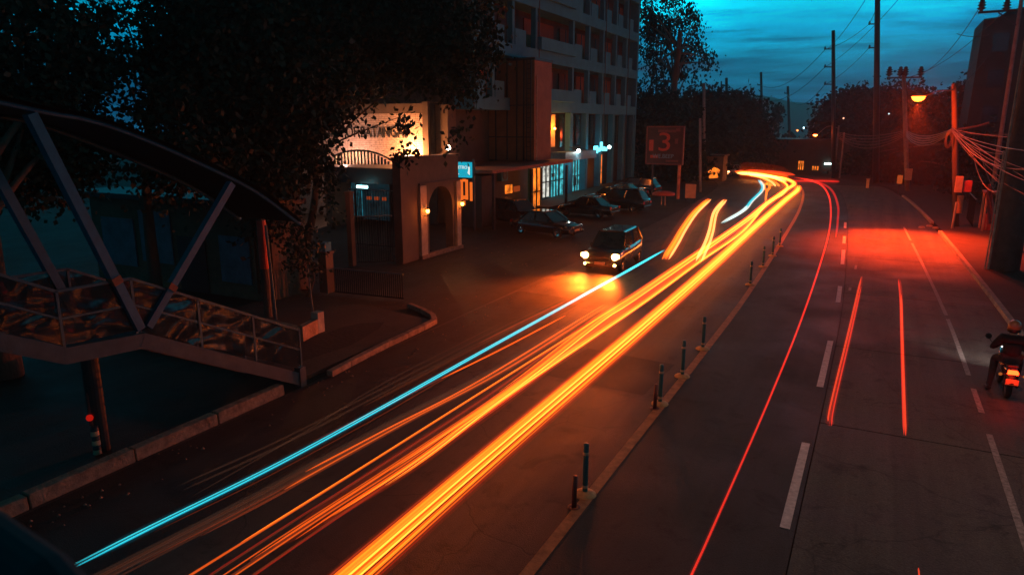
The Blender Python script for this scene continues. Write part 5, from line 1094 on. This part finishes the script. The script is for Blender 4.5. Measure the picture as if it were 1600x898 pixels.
# big trees over the left half
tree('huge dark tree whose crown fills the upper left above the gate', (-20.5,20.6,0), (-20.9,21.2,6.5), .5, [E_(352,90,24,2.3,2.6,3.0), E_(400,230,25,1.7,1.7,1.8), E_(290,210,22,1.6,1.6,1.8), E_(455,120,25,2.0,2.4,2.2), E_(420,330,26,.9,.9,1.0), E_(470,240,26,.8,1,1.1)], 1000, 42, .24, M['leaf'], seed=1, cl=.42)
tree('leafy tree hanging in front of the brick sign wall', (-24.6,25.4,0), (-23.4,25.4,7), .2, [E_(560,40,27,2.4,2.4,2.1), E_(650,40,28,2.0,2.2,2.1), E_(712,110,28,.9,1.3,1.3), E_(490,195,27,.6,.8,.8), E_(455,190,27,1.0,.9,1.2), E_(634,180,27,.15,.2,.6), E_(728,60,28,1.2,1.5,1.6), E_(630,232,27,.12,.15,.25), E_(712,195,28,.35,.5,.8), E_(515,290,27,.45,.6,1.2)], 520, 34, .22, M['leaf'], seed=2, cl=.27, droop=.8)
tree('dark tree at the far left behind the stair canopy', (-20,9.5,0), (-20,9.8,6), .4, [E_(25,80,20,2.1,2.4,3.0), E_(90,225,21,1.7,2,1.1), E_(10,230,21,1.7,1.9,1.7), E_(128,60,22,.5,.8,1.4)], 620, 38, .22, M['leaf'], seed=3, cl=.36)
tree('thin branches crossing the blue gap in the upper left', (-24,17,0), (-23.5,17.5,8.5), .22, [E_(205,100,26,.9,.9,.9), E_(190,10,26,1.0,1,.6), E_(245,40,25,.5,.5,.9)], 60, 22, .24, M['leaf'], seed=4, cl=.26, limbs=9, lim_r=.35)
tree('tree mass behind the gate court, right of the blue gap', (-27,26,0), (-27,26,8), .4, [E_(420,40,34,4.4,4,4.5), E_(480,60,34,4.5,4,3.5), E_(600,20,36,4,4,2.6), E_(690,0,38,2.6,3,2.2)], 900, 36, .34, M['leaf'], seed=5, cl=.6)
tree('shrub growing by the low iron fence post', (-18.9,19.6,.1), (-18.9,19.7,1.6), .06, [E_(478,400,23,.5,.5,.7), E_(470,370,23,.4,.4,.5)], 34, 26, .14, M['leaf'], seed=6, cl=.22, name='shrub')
# feathery tree right of the hotel
tree('tall feathery tree standing against the sky right of the hotel', (-22.5,84,0), (-22,85,17), .55, [E_(1045,10,86,3.0,3,2.6), E_(1022,60,86,2.2,3,2.4), E_(1082,35,86,1.7,2,1.6), E_(1066,70,86,1.6,2.4,1.7), E_(1092,72,86,1.5,2,1.8), E_(1108,95,86,.8,1.2,1.0), E_(1070,112,86,1.8,2.2,1.1), E_(1020,130,86,2.0,2.2,2.4), E_(1044,98,86,1.3,1.5,1.5), E_(1005,30,85,1.2,2,4.0)], 190, 34, .42, M['leaf2'], seed=7, cl=.42, droop=2.0, limbs=22, lim_r=.3)
for k, (x_, y_, h_) in enumerate(((8.6,40.5,1.3),(8.3,57,1.7),(7.9,63,1.4),(6.9,70,1.6))):
    tree(('bush on the sidewalk just right of the big post', 'bush behind the guard booth', 'bush beyond the guard booth', 'farthest bush along the right sidewalk')[k], (x_,y_,.14), (x_,y_,h_*.7), .05, [((x_,y_,h_),(.9,.9,h_*.6))], 40, 30, .16, M['leaf'], name='shrub', seed=40+k, cl=.25, limbs=5)
# rounded dark trees
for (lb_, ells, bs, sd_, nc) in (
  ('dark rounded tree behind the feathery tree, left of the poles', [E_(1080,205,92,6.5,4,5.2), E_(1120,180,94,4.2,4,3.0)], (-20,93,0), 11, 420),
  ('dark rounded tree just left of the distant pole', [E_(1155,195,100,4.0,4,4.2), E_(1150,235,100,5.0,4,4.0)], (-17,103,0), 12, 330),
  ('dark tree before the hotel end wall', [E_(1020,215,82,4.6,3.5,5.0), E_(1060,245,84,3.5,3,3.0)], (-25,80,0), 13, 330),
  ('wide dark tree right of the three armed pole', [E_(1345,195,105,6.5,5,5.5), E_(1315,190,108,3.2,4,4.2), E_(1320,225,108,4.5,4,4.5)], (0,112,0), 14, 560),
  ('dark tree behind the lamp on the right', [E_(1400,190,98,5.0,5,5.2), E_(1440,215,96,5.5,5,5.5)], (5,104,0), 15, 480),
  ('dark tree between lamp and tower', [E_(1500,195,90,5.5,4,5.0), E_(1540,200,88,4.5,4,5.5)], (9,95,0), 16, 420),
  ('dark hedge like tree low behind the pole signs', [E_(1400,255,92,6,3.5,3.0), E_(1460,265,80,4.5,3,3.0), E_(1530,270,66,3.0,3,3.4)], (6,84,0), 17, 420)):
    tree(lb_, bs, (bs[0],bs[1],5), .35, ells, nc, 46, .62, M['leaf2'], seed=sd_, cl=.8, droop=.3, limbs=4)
for (lb_, px, py, t_, s_) in (('small spiky treetop left of the mountain pole', 1211,180,150,1.6), ('small spiky treetop beside the first one', 1217,176,152,1.3)):
    p = T(px,py,t_); tree(lb_, (p.x,p.y,0), (p.x,p.y,p.z), .2, [(p,(s_*.5,s_*.5,s_*1.4))], 18, 20, .6, M['leaf2'], seed=int(px), cl=.35, limbs=3)
# a far wooded rise that closes the street below the sky
wd = MB(); r_ = random.Random(21)
for _ in range(9000):
    x = r_.uniform(-95,70); f = r_.random(); y = 140+40*f+r_.uniform(-3,3); h_ = 4.3+2.6*math.sin(x*.11)*.5+r_.gauss(0,.7)
    leaf_mesh(wd, Vector((x, y, max(.2, r_.uniform(.0,1)**.6*h_))), 1.9, r_)
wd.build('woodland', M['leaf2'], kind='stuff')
wb_ = MB()
for k in range(33): 
    x = -95+5*k; wb_.box(x, x+5.0, 150, 160, -.02, 2.6+.6*math.sin(k*1.3)+.4*math.sin(k*.53))
struct(wb_, 'wooded_rise', M['hill'])
# litter and stones scattered by the kerb: ground cover
gv = MB(); r_ = random.Random(5)
for _ in range(420):
    s_ = r_.random()
    if s_ < .5: x, y = r_.uniform(-12.4,-11.4), r_.uniform(2,45)
    elif s_ < .8: x, y = r_.uniform(-20,-12.6), r_.uniform(20,40)
    else: x, y = r_.uniform(4.0,4.4), r_.uniform(10,60)
    q = r_.uniform(.012,.04); gv.lathe([(0,q),(q,0)], c=(x,y,.003), n=5)
gv.build('grit', M['oldkerb'], kind='stuff')

# evening haze
hz_ = MB(); hz_.box(-560, 560, -60, 980, -1.2, 70); hm_ = bpy.data.materials.new('haze air'); hm_.use_nodes = True; t = hm_.node_tree; t.nodes.clear()
ho = t.nodes.new('ShaderNodeOutputMaterial'); hv = t.nodes.new('ShaderNodeVolumePrincipled'); hv.inputs['Color'].default_value = (.8,.85,.9,1); hv.inputs['Density'].default_value = .00055; hv.inputs['Anisotropy'].default_value = .65; t.links.new(hv.outputs[0], ho.inputs['Volume'])
hz_.build('haze', hm_, kind='stuff')
